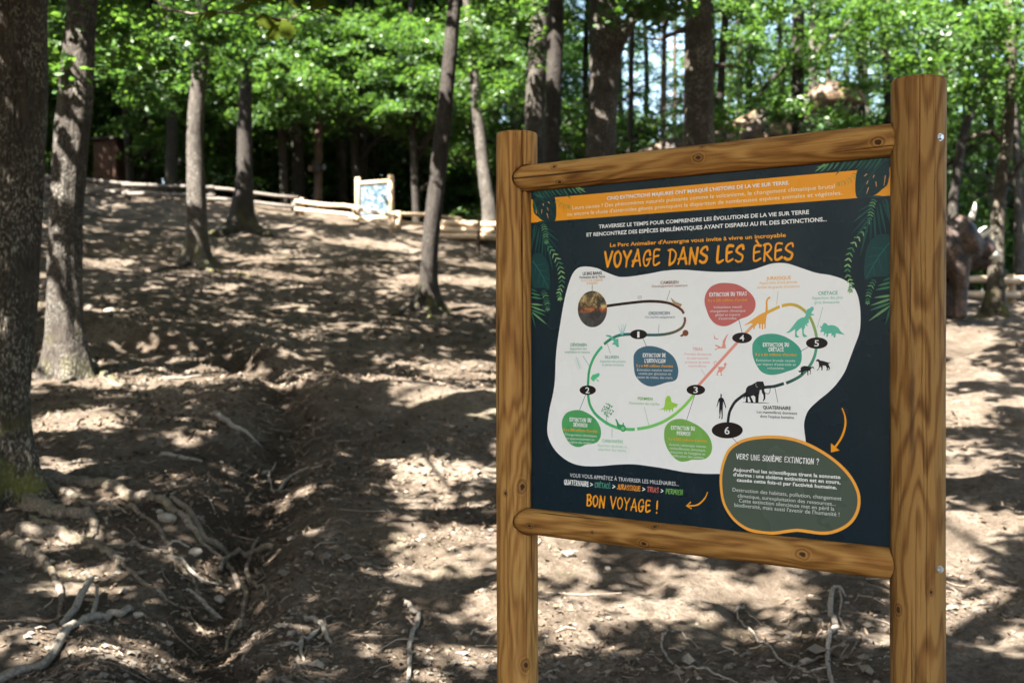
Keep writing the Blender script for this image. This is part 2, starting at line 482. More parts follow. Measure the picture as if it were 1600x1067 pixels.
# ------------------------------------------------------------------ trees
def leaves(blobs, seed, size=0.11, per=70, spray=0.45, flat=0.35, fill=1.0):
    """leaf blades gathered in flat sprays spread through ellipsoids (cx,cy,cz,rx,ry,rz,n_sprays)"""
    rs = np.random.RandomState(seed)
    C = []
    for (cx, cy_, cz, rx, ry, rz, n) in blobs:
        p = rs.normal(size=(n, 3)); p /= np.linalg.norm(p, axis=1)[:, None]
        p *= (rs.rand(n, 1) ** (0.45 * fill))
        C.append(p * [rx, ry, rz] + [cx, cy_, cz])
    C = np.concatenate(C); ns = len(C)
    sn = rs.normal(size=(ns, 3)) * flat; sn[:, 2] = 1; sn /= np.linalg.norm(sn, axis=1)[:, None]
    a = np.cross(sn, rs.normal(size=(ns, 3))); a /= np.linalg.norm(a, axis=1)[:, None]
    b = np.cross(sn, a)
    sp = spray * rs.uniform(0.55, 1.25, ns)
    n = ns * per
    idx = np.repeat(np.arange(ns), per)
    r = np.sqrt(rs.rand(n)); th = rs.rand(n) * 2*np.pi
    pos = C[idx] + (a[idx]*(r*np.cos(th))[:, None]*1.35 + b[idx]*(r*np.sin(th))[:, None]*0.75) * sp[idx][:, None] + sn[idx]*rs.normal(size=(n, 1))*0.11*sp[idx][:, None]
    pos[:, 2] -= (r**2) * sp[idx] * 0.25
    nn = sn[idx] + rs.normal(size=(n, 3)) * 0.42; nn /= np.linalg.norm(nn, axis=1)[:, None]
    d = np.cross(nn, rs.normal(size=(n, 3))); d /= np.linalg.norm(d, axis=1)[:, None]
    s = np.cross(nn, d)
    L = (size * rs.uniform(0.65, 1.25, n))[:, None]
    V = np.stack([pos - d*L*0.5, pos + s*L*0.30 - nn*L*.05, pos + d*L*0.5, pos - s*L*0.30 - nn*L*.05], 1).reshape(-1, 3)
    F = np.arange(n*4).reshape(n, 4)
    return V, F

def trunk_mb(pts, rad, n=20, flare=0.9, seed=0, step=0.12, ridge=0.05, below=0.35, lobes=5):
    """tapered trunk through pts (relative to the base at z=0) with bark ridges and a root flare"""
    rs = np.random.RandomState(seed)
    P = np.array(catmull(pts, 8)); RR = np.array(catmull([(r, 0) for r in rad], 8))[:, 0]
    L = np.concatenate([[0], np.cumsum(np.linalg.norm(np.diff(P, axis=0), axis=1))])
    m = max(8, int(L[-1]/step))
    s = np.concatenate([np.linspace(-below, 0.9, 16), np.linspace(0.9, L[-1], m)[1:]])
    s = s[s <= L[-1]]
    ph = rs.rand()*6.28
    V = []; F = []
    for i, q in enumerate(s):
        c = np.array([np.interp(q, L, P[:, k]) for k in range(3)])
        if q < 0: c = P[0] + (P[1]-P[0])/np.linalg.norm(P[1]-P[0])*q
        r = np.interp(q, L, RR)
        k = np.arange(n); a = 2*np.pi*k/n
        fl = flare*(.75*math.exp(-max(q, -0.12)/0.13) + .3*math.exp(-max(q, 0)/.5))
        lob = 0.42 + 0.62*np.cos(lobes*a + ph) + 0.35*np.cos(3*a + ph*2)
        rr = r*(1 + fl*np.maximum(lob, 0.05)) 
        nz = vnoise(a*n/6.2832*0.9 + seed*3.1, np.full(n, q*1.6+seed))*ridge*2 + vnoise(np.cos(a)*1.3+seed, np.sin(a)*1.3+q*1.1)*0.16
        rr = rr*(1+nz)
        V += [(c[0]+rr[j]*math.cos(a[j]), c[1]+rr[j]*math.sin(a[j]), c[2]) for j in range(n)]
    m = len(s)
    for i in range(m-1):
        for j in range(n):
            j2 = (j+1) % n
            F.append((i*n+j, i*n+j2, (i+1)*n+j2, (i+1)*n+j))
    F.append(tuple(range((m-1)*n, m*n)))
    mb = MB(); mb.add(V, F)
    return mb

def limb_pts(rng, p0, d0, length, n=6, droop=0.0, wig=0.22):
    p = Vector(p0); d = Vector(d0).normalized(); out = [p.copy()]
    for i in range(n):
        d = (d + Vector((rng.uniform(-wig, wig), rng.uniform(-wig, wig), rng.uniform(-wig, wig) - droop))).normalized()
        p = p + d*length/n; out.append(p.copy())
    return out

def hero_tree(name, Y, stations, mat, label, blobs, seed, lean_top=None, height=13.0, n=22, limbs=(), flare=0.9, leaf=M_LEAF, lsize=0.115, per=70, ridge=0.05, base=None, step=.12, group=None, spray=0.45):
    """stations: (photo column, photo row, width in photo pixels) read along the trunk at depth Y"""
    st = sorted(stations, key=lambda s: -s[1])
    x0 = (st[0][0]-800)/FPX*Y if base is None else (base-800)/FPX*Y
    z0 = ground(x0, Y)
    pts = [(0, 0, 0)]; rad = [st[0][2]/FPX*Y/2]
    for (px, py, w) in st:
        x = (px-800)/FPX*Y - x0; z = EYE + (533.5-py)/FPX*Y - z0
        if z > pts[-1][2] + 0.15:
            pts.append((x, 0, z)); rad.append(w/FPX*Y/2)
    lx = pts[-1][0] - pts[-2][0]; lz = pts[-1][2] - pts[-2][2]
    k = lx/lz if lz > 0 else 0
    k = max(-0.08, min(0.08, k))
    zt = pts[-1][2]
    rng = random.Random(seed)
    for f in (0.3, 0.6, 1.0):
        z = zt + (height-zt)*f
        if z > pts[-1][2] + 0.3:
            pts.append((pts[-1][0] + k*(z-pts[-1][2])*0.7 + rng.uniform(-.12, .12), rng.uniform(-.25, .25), z)); rad.append(rad[-1]*0.72)
    t = thing(name, (x0, Y, z0), label, 'tree', group)
    trunk_mb(pts, rad, n, flare, seed, step, ridge).build('trunk', mat, t)
    for lp in limbs:
        lm = MB(); lm.tube(lp[0], lp[1], 8, rng=rng, wob=0.06); lm.build('limb', mat, t)
    top = pts[-1]
    lm = MB()
    for i in range(7):
        zz = height*rng.uniform(0.55, 0.92); a = rng.uniform(0, 6.28)
        c = Vector((np.interp(zz, [p[2] for p in pts], [p[0] for p in pts]), np.interp(zz, [p[2] for p in pts], [p[1] for p in pts]), zz))
        lm.tube(limb_pts(rng, c, (math.cos(a), math.sin(a), 0.5), rng.uniform(2, 3.6)), [0.075, .065, .05, .04, .03, .02, .01], 6)
    lm.build('limb', mat, t)
    if blobs:
        V, F = leaves(blobs, seed, lsize, per, spray)
        c = link(bpy.data.objects.new('crown', np_mesh('crown', V, F, leaf)), t)
    return t

def px_rel(t, px, py, Y):
    """a point in the place, relative to a tree's base"""
    return ((px-800)/FPX*Y - t[0], Y - t[1], EYE + (533.5-py)/FPX*Y - t[2])
# ------------------------------------------------------------------ the trees one can tell apart
def crown_high(cx, cy, z0, z1, r, n):
    h = (z1-z0)
    return [(cx, cy, z0+h*.35, r, r, h*.35, int(n*.55)), (cx+r*.35, cy-r*.3, z0+h*.7, r*.75, r*.75, h*.3, int(n*.25)), (cx-r*.4, cy+r*.3, z0+h*.6, r*.7, r*.7, h*.3, int(n*.2))]

def B(px, py, Y, Yt, xt, zt, rx, ry, rz, n):
    """a bough seen at a photo pixel, given relative to its tree's base"""
    return ((px-800)/FPX*Y - xt, Y - Yt, EYE + (533.5-py)/FPX*Y - zt, rx, ry, rz, n)

def base_of(px, Y):
    x = (px-800)/FPX*Y
    return x, Y, ground(x, Y)

# big trunk at the left edge
xa, ya, za = base_of(-8, 8.2)
treeA = hero_tree('oak_tree', 8.2, [(-10, 700, 122), (-13, 640, 116), (-6, 520, 118), (0, 400, 122), (5, 200, 128), (8, 0, 126), (12, -300, 116)], M_BARK,
    'thick dark oak trunk at the left edge with pale lichen flecks and a mossy foot', [], 11, height=11, n=72, flare=0.62, lsize=.14, ridge=0.055, step=.05, base=-10)
xb, yb, zb = base_of(108, 12.5)
treeB = hero_tree('oak_tree', 12.5, [(108, 560, 66), (103, 500, 54), (101, 400, 50), (105, 300, 50), (110, 230, 54), (118, 150, 54), (128, 0, 46), (136, -150, 42)], M_BARK_G,
    'leaning grey trunk beside the thick dark trunk, sun patch low on its bark', [B(200, 55, 14.5, yb, xb, zb, .75, .7, .22, 14), B(150, 20, 13, yb, xb, zb, .6, .6, .25, 10), B(262, 95, 15.5, yb, xb, zb, .6, .6, .25, 9), B(85, 100, 12.6, yb, xb, zb, .25, .3, .3, 4)], 12, height=12, n=44, flare=0.42, lsize=.12, ridge=0.07, step=.07)
xc, yc, zc = base_of(306, 24)
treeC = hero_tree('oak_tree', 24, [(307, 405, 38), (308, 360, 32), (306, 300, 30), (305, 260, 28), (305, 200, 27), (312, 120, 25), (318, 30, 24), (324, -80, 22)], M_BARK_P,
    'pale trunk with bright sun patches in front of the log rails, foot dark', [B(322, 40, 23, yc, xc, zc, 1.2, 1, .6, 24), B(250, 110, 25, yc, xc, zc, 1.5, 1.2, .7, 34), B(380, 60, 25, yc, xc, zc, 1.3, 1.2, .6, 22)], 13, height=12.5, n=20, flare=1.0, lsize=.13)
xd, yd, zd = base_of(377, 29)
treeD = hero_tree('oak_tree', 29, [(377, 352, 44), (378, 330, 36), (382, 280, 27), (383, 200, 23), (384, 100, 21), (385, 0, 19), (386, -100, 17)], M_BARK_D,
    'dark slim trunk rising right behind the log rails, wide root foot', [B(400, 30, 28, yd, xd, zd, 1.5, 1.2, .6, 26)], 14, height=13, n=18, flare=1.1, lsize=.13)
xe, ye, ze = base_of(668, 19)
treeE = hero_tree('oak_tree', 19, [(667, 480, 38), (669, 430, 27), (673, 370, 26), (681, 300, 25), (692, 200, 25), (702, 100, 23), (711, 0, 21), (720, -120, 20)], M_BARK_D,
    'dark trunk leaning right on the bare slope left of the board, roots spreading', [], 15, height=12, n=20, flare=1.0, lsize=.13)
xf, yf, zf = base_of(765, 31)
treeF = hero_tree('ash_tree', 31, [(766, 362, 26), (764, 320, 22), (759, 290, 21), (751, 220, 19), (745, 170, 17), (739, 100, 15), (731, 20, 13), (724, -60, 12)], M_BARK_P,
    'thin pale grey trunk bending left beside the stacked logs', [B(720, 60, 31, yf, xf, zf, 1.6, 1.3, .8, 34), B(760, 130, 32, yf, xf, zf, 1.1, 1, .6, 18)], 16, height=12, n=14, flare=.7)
xg, yg, zg = base_of(832, 26)
hero_tree('oak_tree', 26, [(832, 440, 36), (833, 300, 32), (834, 210, 30), (838, 110, 30), (846, 0, 28), (850, -80, 26)], M_BARK_G,
    'mottled grey trunk right behind the left sign post', [B(800, 40, 25, yg, xg, zg, 1.2, 1, .7, 22), B(790, 130, 27, yg, xg, zg, 1, 1, .7, 16)], 17, height=13, n=18)
hero_tree('oak_tree', 23, [(858, 450, 32), (860, 300, 27), (861, 240, 26), (866, 110, 25), (869, 0, 24), (872, -80, 22)], M_BARK_D,
    'almost black trunk just right of the mottled grey trunk behind the board', [], 18, height=12, n=18, lsize=.13)
xh, yh, zh = base_of(934, 17)
_h = lambda px, py, Y=17: Vector(((px-800)/FPX*Y - xh, Y - yh, EYE + (533.5-py)/FPX*Y - zh))
hero_tree('oak_tree', 17, [(934, 470, 58), (936, 330, 50), (938, 240, 46), (943, 140, 45), (946, 90, 47), (944, 0, 47), (942, -100, 40)], M_BARK_G,
    'stout forked trunk with a branch rising to the right behind the top rail', [B(1020, 5, 16.5, yh, xh, zh, .7, .6, .3, 10)], 19, height=11.5, n=26, lsize=.13,
    limbs=[([_h(950, 95), _h(966, 62), _h(985, 32), _h(1012, 8), _h(1045, -25), _h(1080, -80, 16.5)], [.16, .11, .085, .07, .06, .05])])
xi, yi, zi = base_of(1092, 19)
_i = lambda px, py, Y=19: Vector(((px-800)/FPX*Y - xi, Y - yi, EYE + (533.5-py)/FPX*Y - zi))
hero_tree('oak_tree', 19, [(1092, 500, 58), (1092, 330, 50), (1092, 215, 46), (1093, 100, 44), (1091, 0, 41), (1090, -100, 38)], M_BARK,
    'stout dark trunk standing right of centre behind the top rail, side twigs to both sides', [], 20, height=12, n=26, lsize=.13,
    limbs=[([_i(1085, 40), _i(1060, 50), _i(1030, 62), _i(1005, 60)], [.05, .035, .025, .012]), ([_i(1100, 105), _i(1130, 102), _i(1165, 108)], [.04, .03, .012])])
xj, yj, zj = base_of(1247, 24)
_j = lambda px, py, Y=24: Vector(((px-800)/FPX*Y - xj, Y - yj, EYE + (533.5-py)/FPX*Y - zj))
hero_tree('oak_tree', 24, [(1248, 420, 26), (1248, 300, 22), (1247, 200, 20), (1247, 100, 20), (1248, 0, 19), (1249, -90, 17)], M_BARK_D,
    'slim dark upright trunk in front of the brown dinosaur head', [B(1200, 20, 23, yj, xj, zj, 1.1, 1, .6, 18), B(1215, 165, 23.5, yj, xj, zj, .55, .5, .35, 12), B(1130, 190, 23, yj, xj, zj, .4, .4, .25, 6), B(1300, 205, 23.5, yj, xj, zj, .6, .4, .15, 7), B(1265, 100, 23.5, yj, xj, zj, .5, .4, .2, 6), B(1305, 180, 23, yj, xj, zj, .35, .3, .1, 4), B(1345, 130, 23, yj, xj, zj, .25, .3, .2, 3)], 21, height=12, n=16,
    limbs=[([_j(1242, 75), _j(1225, 105), _j(1195, 135), _j(1180, 160)], [.05, .05, .04, .02])])
xk, yk, zk = base_of(1270, 26)
_k = lambda px, py, Y=26: Vector(((px-800)/FPX*Y - xk, Y - yk, EYE + (533.5-py)/FPX*Y - zk))
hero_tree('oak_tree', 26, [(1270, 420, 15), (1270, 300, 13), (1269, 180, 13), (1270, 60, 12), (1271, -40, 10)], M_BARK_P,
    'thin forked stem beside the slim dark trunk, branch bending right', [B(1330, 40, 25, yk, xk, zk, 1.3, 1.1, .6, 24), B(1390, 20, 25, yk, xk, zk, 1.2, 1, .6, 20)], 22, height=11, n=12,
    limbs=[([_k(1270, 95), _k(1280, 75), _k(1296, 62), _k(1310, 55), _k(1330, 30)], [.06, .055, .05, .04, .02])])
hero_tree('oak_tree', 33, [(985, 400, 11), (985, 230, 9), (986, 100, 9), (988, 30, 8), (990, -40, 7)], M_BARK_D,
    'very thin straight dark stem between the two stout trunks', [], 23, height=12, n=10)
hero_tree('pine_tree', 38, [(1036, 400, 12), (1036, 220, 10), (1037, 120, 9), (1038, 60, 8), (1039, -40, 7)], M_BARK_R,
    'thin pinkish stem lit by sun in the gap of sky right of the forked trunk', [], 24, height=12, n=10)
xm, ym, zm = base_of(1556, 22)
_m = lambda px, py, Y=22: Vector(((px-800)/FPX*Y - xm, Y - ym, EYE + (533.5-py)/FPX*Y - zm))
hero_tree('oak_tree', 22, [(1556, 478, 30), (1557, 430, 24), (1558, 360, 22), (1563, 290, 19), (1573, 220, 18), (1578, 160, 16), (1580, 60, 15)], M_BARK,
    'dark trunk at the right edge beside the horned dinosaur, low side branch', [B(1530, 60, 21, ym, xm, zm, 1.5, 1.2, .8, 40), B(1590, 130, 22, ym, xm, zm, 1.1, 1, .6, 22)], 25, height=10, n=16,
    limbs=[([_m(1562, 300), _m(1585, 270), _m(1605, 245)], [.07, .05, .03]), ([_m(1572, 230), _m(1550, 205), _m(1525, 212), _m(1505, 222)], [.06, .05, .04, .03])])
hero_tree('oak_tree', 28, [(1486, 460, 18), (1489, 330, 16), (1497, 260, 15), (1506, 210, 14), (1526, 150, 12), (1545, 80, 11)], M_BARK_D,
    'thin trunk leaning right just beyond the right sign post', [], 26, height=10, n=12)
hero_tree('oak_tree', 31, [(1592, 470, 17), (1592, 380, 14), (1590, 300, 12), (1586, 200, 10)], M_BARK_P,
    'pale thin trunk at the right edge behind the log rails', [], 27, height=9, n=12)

# the leafy oak twig that hangs into the picture at the top left, one blade at a time
def oak_leaf_mesh():
    out = [(0, 0), (.06, .10), (.16, .14), (.14, .26), (.27, .34), (.22, .46), (.36, .56), (.28, .66), (.33, .78), (.18, .86), (.10, .97), (0, 1.0)]
    P = [(x, y, -0.25*x*x + 0.10*math.sin(y*3)) for x, y in out]
    mid = [(0, y, 0.10*math.sin(y*3)) for _, y in out]
    V = P + mid + [(-p[0], p[1], p[2]) for p in P]
    n = len(P); F = []
    for i in range(n-1):
        F.append((n+i, i, i+1, n+i+1)); F.append((2*n+i, n+i, n+i+1, 2*n+i+1))
    mb = MB(); mb.add(V, F)
    return mb.mesh('leaf', M_OAK, True)
_olm = oak_leaf_mesh()
rng = random.Random(5)
_w = lambda px, py, Y: Vector(((px-800)/FPX*Y - treeA.location.x, Y - treeA.location.y, EYE + (533.5-py)/FPX*Y - treeA.location.z))
lm = MB()
lm.tube([_w(20, -330, 8.2), _w(120, -180, 7.8), _w(190, -70, 7.2), _w(238, -5, 6.9), _w(258, 14, 6.8), (_w(300, 22, 6.7)), _w(350, 20, 6.6), _w(400, 24, 6.5), _w(450, 32, 6.45), _w(476, 12, 6.4)], [.03, .02, .013, .009, .007, .006, .005, .004, .003, .002], 7)
lm.tube([_w(350, 20, 6.6), _w(372, 5, 6.6), _w(395, -12, 6.6)], [.004, .003, .002], 6)
lm.tube([_w(450, 32, 6.45), _w(480, 18, 6.4), _w(510, 10, 6.4)], [.003, .003, .002], 6)
branch = lm.build('low_branch', M_STICK_D, treeA)
for (px, py, Y, L, az, tl) in [(410, 20, 6.45, .12, 3.5, -1.0), (430, 34, 6.45, .13, 2.9, -1.1), (424, 28, 6.5, .11, 3.8, -.7), (440, 30, 6.4, .12, 3.2, -1.3), (470, 14, 6.4, .13, 4.6, -.35), (500, 12, 6.4, .12, 4.7, -.4), (478, 8, 6.35, .12, 5.2, .1),
                               (385, 6, 6.6, .12, 3.0, -.6), (372, -2, 6.6, .12, 4.2, -.4), (330, 16, 6.65, .10, 3.2, -.7), (318, 20, 6.7, .09, 2.6, -.9), (460, 2, 6.4, .12, 3.6, -.6), (350, -2, 6.6, .12, 2.4, -.5), (400, 2, 6.5, .12, 4.4, -.2), (505, 0, 6.4, .1, 4.9, .3), (450, -6, 6.4, .12, 4.0, -.4)]:
    o = link(bpy.data.objects.new('leaf', _olm), branch)
    o.location = _w(px, py, Y); o.scale = (L*1.1, L, L)
    o.rotation_euler = Euler((tl, rng.uniform(-.5, .5), az), 'XYZ')

# ------------------------------------------------------------------ the wood behind, trunk and crown per tree
def far_trunk(seed, h=14, r=0.16):
    rg = random.Random(seed)
    pts = [(0, 0, 0)]; x = y = 0
    for i in range(1, 6):
        x += rg.uniform(-.18, .18); y += rg.uniform(-.18, .18); pts.append((x, y, h*i/5))
    mb = trunk_mb(pts, [r, r*.85, r*.75, r*.62, r*.45, r*.2], 12, 0.7, seed, step=0.5)
    for k in range(9):
        z = rg.uniform(2.0, h*.9); a = rg.uniform(0, 6.28)
        c = Vector((np.interp(z, [p[2] for p in pts], [p[0] for p in pts]), np.interp(z, [p[2] for p in pts], [p[1] for p in pts]), z))
        mb.tube(limb_pts(rg, c, (math.cos(a), math.sin(a), rg.uniform(0, .6)), rg.uniform(1.2, 2.8), 5), [.05, .04, .03, .022, .015, .008], 5)
    return mb
def far_crown(seed, z0, z1, r, n, size=.125):
    rg = random.Random(seed); bl = []
    for k in range(9):
        z = z0 + (z1-z0)*(k+.5)/9; a = rg.uniform(0, 6.28); q = r*rg.uniform(.15, .6)
        bl.append((math.cos(a)*q, math.sin(a)*q, z, r*rg.uniform(.5, .85), r*rg.uniform(.5, .85), (z1-z0)*.07, n//9))
    return leaves(bl, seed, size, 62, .5, .3, .9)
TR = [far_trunk(s).mesh('trunk', m) for s, m in ((31, M_BARK_D), (32, M_BARK_D), (33, M_BARK_G), (34, M_BARK_R), (35, M_BARK))]
CR_LOW = [np_mesh('crown', *far_crown(40+i, 2.2+.5*(i % 2), 12.5, 3.2, 150), M_LEAF if i % 2 else M_LEAF2) for i in range(4)]
CR_HI = [np_mesh('crown', *far_crown(50+i, 7.2, 13.0, 3.4, 170, .14), M_LEAF) for i in range(3)]
CR_BUSH = [np_mesh('crown', *far_crown(60+i, .4, 3.4, 1.7, 100, .12), M_DEEP if i else M_LEAF2) for i in range(3)]
BUSH_STEM = [far_trunk(70+i, 3.2, .035).mesh('trunk', M_BARK_D) for i in range(2)]
rng = random.Random(99)
def far_tree(x, y, crown, trunk, label, group, s=1.0, name='forest_tree', wide=1.0, sz=None):
    t = thing(name, (x, y, ground(x, y) - .05), label, 'tree', group, rng.uniform(0, 6.28))
    k = s*rng.uniform(.9, 1.12)
    a = link(bpy.data.objects.new('trunk', trunk), t); a.scale = (k*wide, k*wide, k)
    if crown is not None:
        b = link(bpy.data.objects.new('crown', crown), t); b.scale = (k, k, (sz or k)); b.rotation_euler = (0, 0, rng.uniform(0, 6.28))
    return t
STEMS = ['thin dark stem between the leaning grey trunk and the pale sunlit trunk', 'dark stem left of the pale sunlit trunk behind the grey rails', 'thin dark stem close to the right of the pale sunlit trunk', 'thin dark stem between pale sunlit trunk and dark slim trunk', 'dark stem just right of the dark slim trunk behind the rails', 'broad dark stem left of the reddish brown stem, deeper in the wood', 'broad dark stem next to the left of the reddish brown stem', 'grey stem between the reddish brown stem and the far board', 'dark stem right behind the small far board, left half', 'thin dark stem above the right post of the small far board', 'very thin reddish stem between far board and leaning dark trunk', 'thin dark stem right behind the leaning dark trunk', 'dark stem deep behind the thin pale bent trunk', 'dark stem behind the brown plank hut', 'dark stem half hidden behind the leaning grey trunk, up the slope', 'dark stem at the left edge behind the thick oak trunk']
# stems seen behind the log rails, left to right
for i, (px, Y, tr, w) in enumerate([(228, 40, 0, .7), (266, 36, 1, .95), (340, 44, 0, .8), (353, 39, 1, .7), (412, 42, 0, .95), (436, 46, 1, 1.2), (466, 38, 0, 1.2), (536, 40, 2, 1.0), (572, 39, 1, 1.0), (612, 48, 0, .8), (654, 42, 3, .55), (700, 44, 0, .8), (742, 48, 1, .9), (180, 46, 0, .9), (95, 42, 1, .9), (20, 40, 0, .9)]):
    far_tree((px-800)/FPX*Y, Y, CR_LOW[i % 4] if i % 3 else CR_HI[i % 3], TR[tr], STEMS[i], 'stems of the wood behind the rails', 1.0, wide=w)
xp = (497-800)/FPX*37
pine = far_tree(xp, 37, CR_HI[1], TR[3], 'reddish brown stem with a dark box strapped to it, behind the rails', None, 1.0, 'pine_tree', wide=.85)
# beeches at the edge of the wood whose low layered boughs catch the sun
def beech(px, Y, boughs, label, seed):
    x = (px-800)/FPX*Y
    t = far_tree(x, Y, None, TR[seed % 2], label, None, 1.0, 'beech_tree', .8)
    t.rotation_euler = (0, 0, 0)
    z = t.location.z
    V, F = leaves([B(a, b, Yb, Y, x, z, rx, rx*.8, rz, n) for (a, b, Yb, rx, rz, n) in boughs], seed, .125, 66, .5, .22)
    link(bpy.data.objects.new('crown', np_mesh('crown', V, F, M_LEAF)), t)
    lm = MB(); rg = random.Random(seed)
    for (a, b, Yb, rx, rz, n) in boughs:
        e = Vector(B(a, b, Yb, Y, x, z, 0, 0, 0, 0)[:3]); s = Vector((0, 0, max(.8, e.z-.5-abs(e.x)*.35)))
        lm.tube([s, s.lerp(e, .4) + Vector((0, 0, rg.uniform(0, .3))), s.lerp(e, .75) + Vector((0, 0, rg.uniform(0, .2))), e], [.06, .045, .03, .01], 6)
    lm.build('limb', M_BARK_D, t)
    return t
beech(446, 37, [(405, 95, 35.5, 1.3, .4, 26), (465, 125, 35, 1.4, .4, 30), (435, 175, 36, 1.3, .35, 24), (395, 150, 36.5, 1.0, .35, 16), (505, 85, 36, 1.2, .4, 24), (480, 40, 36, 1.5, .5, 28), (500, 165, 36.5, 1.0, .3, 14)], 'beech with pale sunlit layered boughs left of the reddish brown stem', 301)
beech(560, 38, [(540, 55, 36.5, 1.4, .45, 28), (600, 110, 36, 1.4, .4, 28), (570, 165, 36.5, 1.3, .35, 24), (620, 195, 37, 1.2, .3, 18), (530, 125, 37, 1.1, .35, 18), (590, 30, 37, 1.4, .4, 24)], 'beech with layered sunlit boughs over the small far board', 302)
beech(652, 36.5, [(640, 60, 35.5, 1.3, .45, 26), (690, 120, 35, 1.3, .4, 26), (650, 165, 35.5, 1.2, .35, 22), (725, 180, 36, 1.2, .35, 22), (750, 235, 36, 1.1, .4, 20), (690, 215, 37, 1.1, .35, 16), (700, 40, 36, 1.4, .5, 28), (780, 150, 36, 1.2, .4, 20)], 'beech with bright boughs around the leaning dark trunk', 303)
beech(205, 37, [(230, 60, 35, 1.3, .4, 20), (170, 100, 36, 1.2, .4, 18), (260, 150, 36, 1.2, .35, 18), (215, 190, 37, 1.0, .3, 12), (290, 215, 37, 1.0, .3, 12), (350, 180, 37, 1.1, .35, 16)], 'shaded beech behind the leaning grey trunk and the plank hut', 304)
# deeper trees
for i in range(46):
    Y = rng.uniform(46, 68); px = -60 + 960*(i+rng.random())/46
    far_tree((px-800)/FPX*Y, Y, CR_LOW[i % 4], TR[(0, 1, 4)[i % 3]], 'leafy forest tree deep in the wood up the slope on the left', 'deep trees up the left slope', 1.05)
for i in range(40):
    Y = rng.uniform(39, 62); px = -120 + 1000*(i+rng.random())/40
    far_tree((px-800)/FPX*Y, Y, CR_HI[i % 3], TR[(0, 1, 4, 2)[i % 4]], 'tall high-crowned tree deep in the wood up the slope', 'high-crowned trees up the slope', 1.05)
for (px, Y) in [(1015, 50), (1060, 54), (975, 48), (870, 52), (905, 44), (930, 58), (1120, 42), (1140, 56), (1175, 40), (1210, 52), (1300, 46), (1340, 38), (1390, 44), (1440, 36), (1480, 44), (1515, 38), (1560, 46), (1600, 36), (1640, 42), (1420, 55), (1530, 58), (1120, 34), (1160, 47), (1230, 44), (1270, 50), (1320, 54), (1360, 48), (1400, 36), (1460, 52), (1495, 50), (1545, 36), (1580, 52), (1620, 47)]:
    far_tree((px-800)/FPX*Y, Y, CR_LOW[rng.randrange(4)], TR[rng.randrange(5)], 'leafy forest tree behind the board on the right side of the wood', 'trees of the right side of the wood', .95)
# thickets close to the ground
for i in range(44):
    Y = rng.uniform(37, 50); px = -40 + 860*(i+rng.random())/44
    if 120 < px < 235 or (470 < px < 770 and i % 2): Y = rng.uniform(44, 54)
    elif 430 < px < 770: Y = rng.uniform(40.5, 47)
    far_tree((px-800)/FPX*Y, Y, CR_BUSH[i % 3], BUSH_STEM[i % 2], 'low dark leafy thicket between the stems behind the log rails', 'thickets behind the rails', 1.1, 'forest_shrub')
for i in range(30):
    Y = rng.uniform(32, 48); px = 880 + 760*(i+rng.random())/30
    far_tree((px-800)/FPX*Y, Y, CR_BUSH[i % 3], BUSH_STEM[i % 2], 'low leafy thicket on the right behind the board and post', 'thickets on the right', 1.15, 'forest_shrub')
# the far-off wood that reads as one mass
def mass(name, pxs, Ys, ztop, n, seed, size):
    rs = np.random.RandomState(seed); bl = []
    for i in range(n):
        px = rs.uniform(*pxs); Y = rs.uniform(*Ys); x = (px-800)/FPX*Y; z = float(base_h(x, Y))
        top = np.interp(px, [p for p, _ in ztop], [q for _, q in ztop])
        bl.append((x, Y, z + rs.uniform(0.2, top), 1.6, 1.4, .9, 7))
    o = link(bpy.data.objects.new(name, np_mesh(name, *leaves(bl, seed, size, 48, .8, .4, .9), M_DEEP)))
    return tag(o, kind='stuff')
mass('far_wood', (-250, 900), (66, 80), [(-250, 20), (500, 19), (600, 15), (900, 14)], 260, 81, .32)
mass('far_wood', (840, 1900), (60, 74), [(840, 13), (975, 11), (1000, 6.5), (1065, 6.5), (1110, 12), (1200, 12.5), (1330, 10), (1400, 13), (1900, 14)], 280, 82, .29)

# trees of the clearing that stand beside the picture
SHADE = [(-7.5, 3.0), (-10.5, 9.5), (-13, 16), (-3.2, 0.4), (-14.5, 23), (-9.0, 19.5), (3.9, 6.5), (-11.5, 3.5), (-8.5, -1.5), (9.0, 15.5), (7.2, 10.6), (-16, 10), (11.5, 20), (-17, 30), (1.8, 0.2), (3.5, 26), (-18, 2), (-25, 5), (-23, 13), (-22, 20)]
CAN = [o for o in COL.objects if o.get('category') == 'tree' and ((o.name.startswith('oak_tree') and o.location.y < 32) or (o.name.startswith(('forest_tree', 'pine')) and o.location.y < 46 and o.location.x < 2))]
for i, (x, y) in enumerate(SHADE):
    CAN.append(far_tree(x, y, None, TR[(4, 2, 4)[i % 3]], 'tall tree beside the clearing whose high crown shades the slope', 'tall trees round the clearing', .95, 'shade_tree', 1.2))
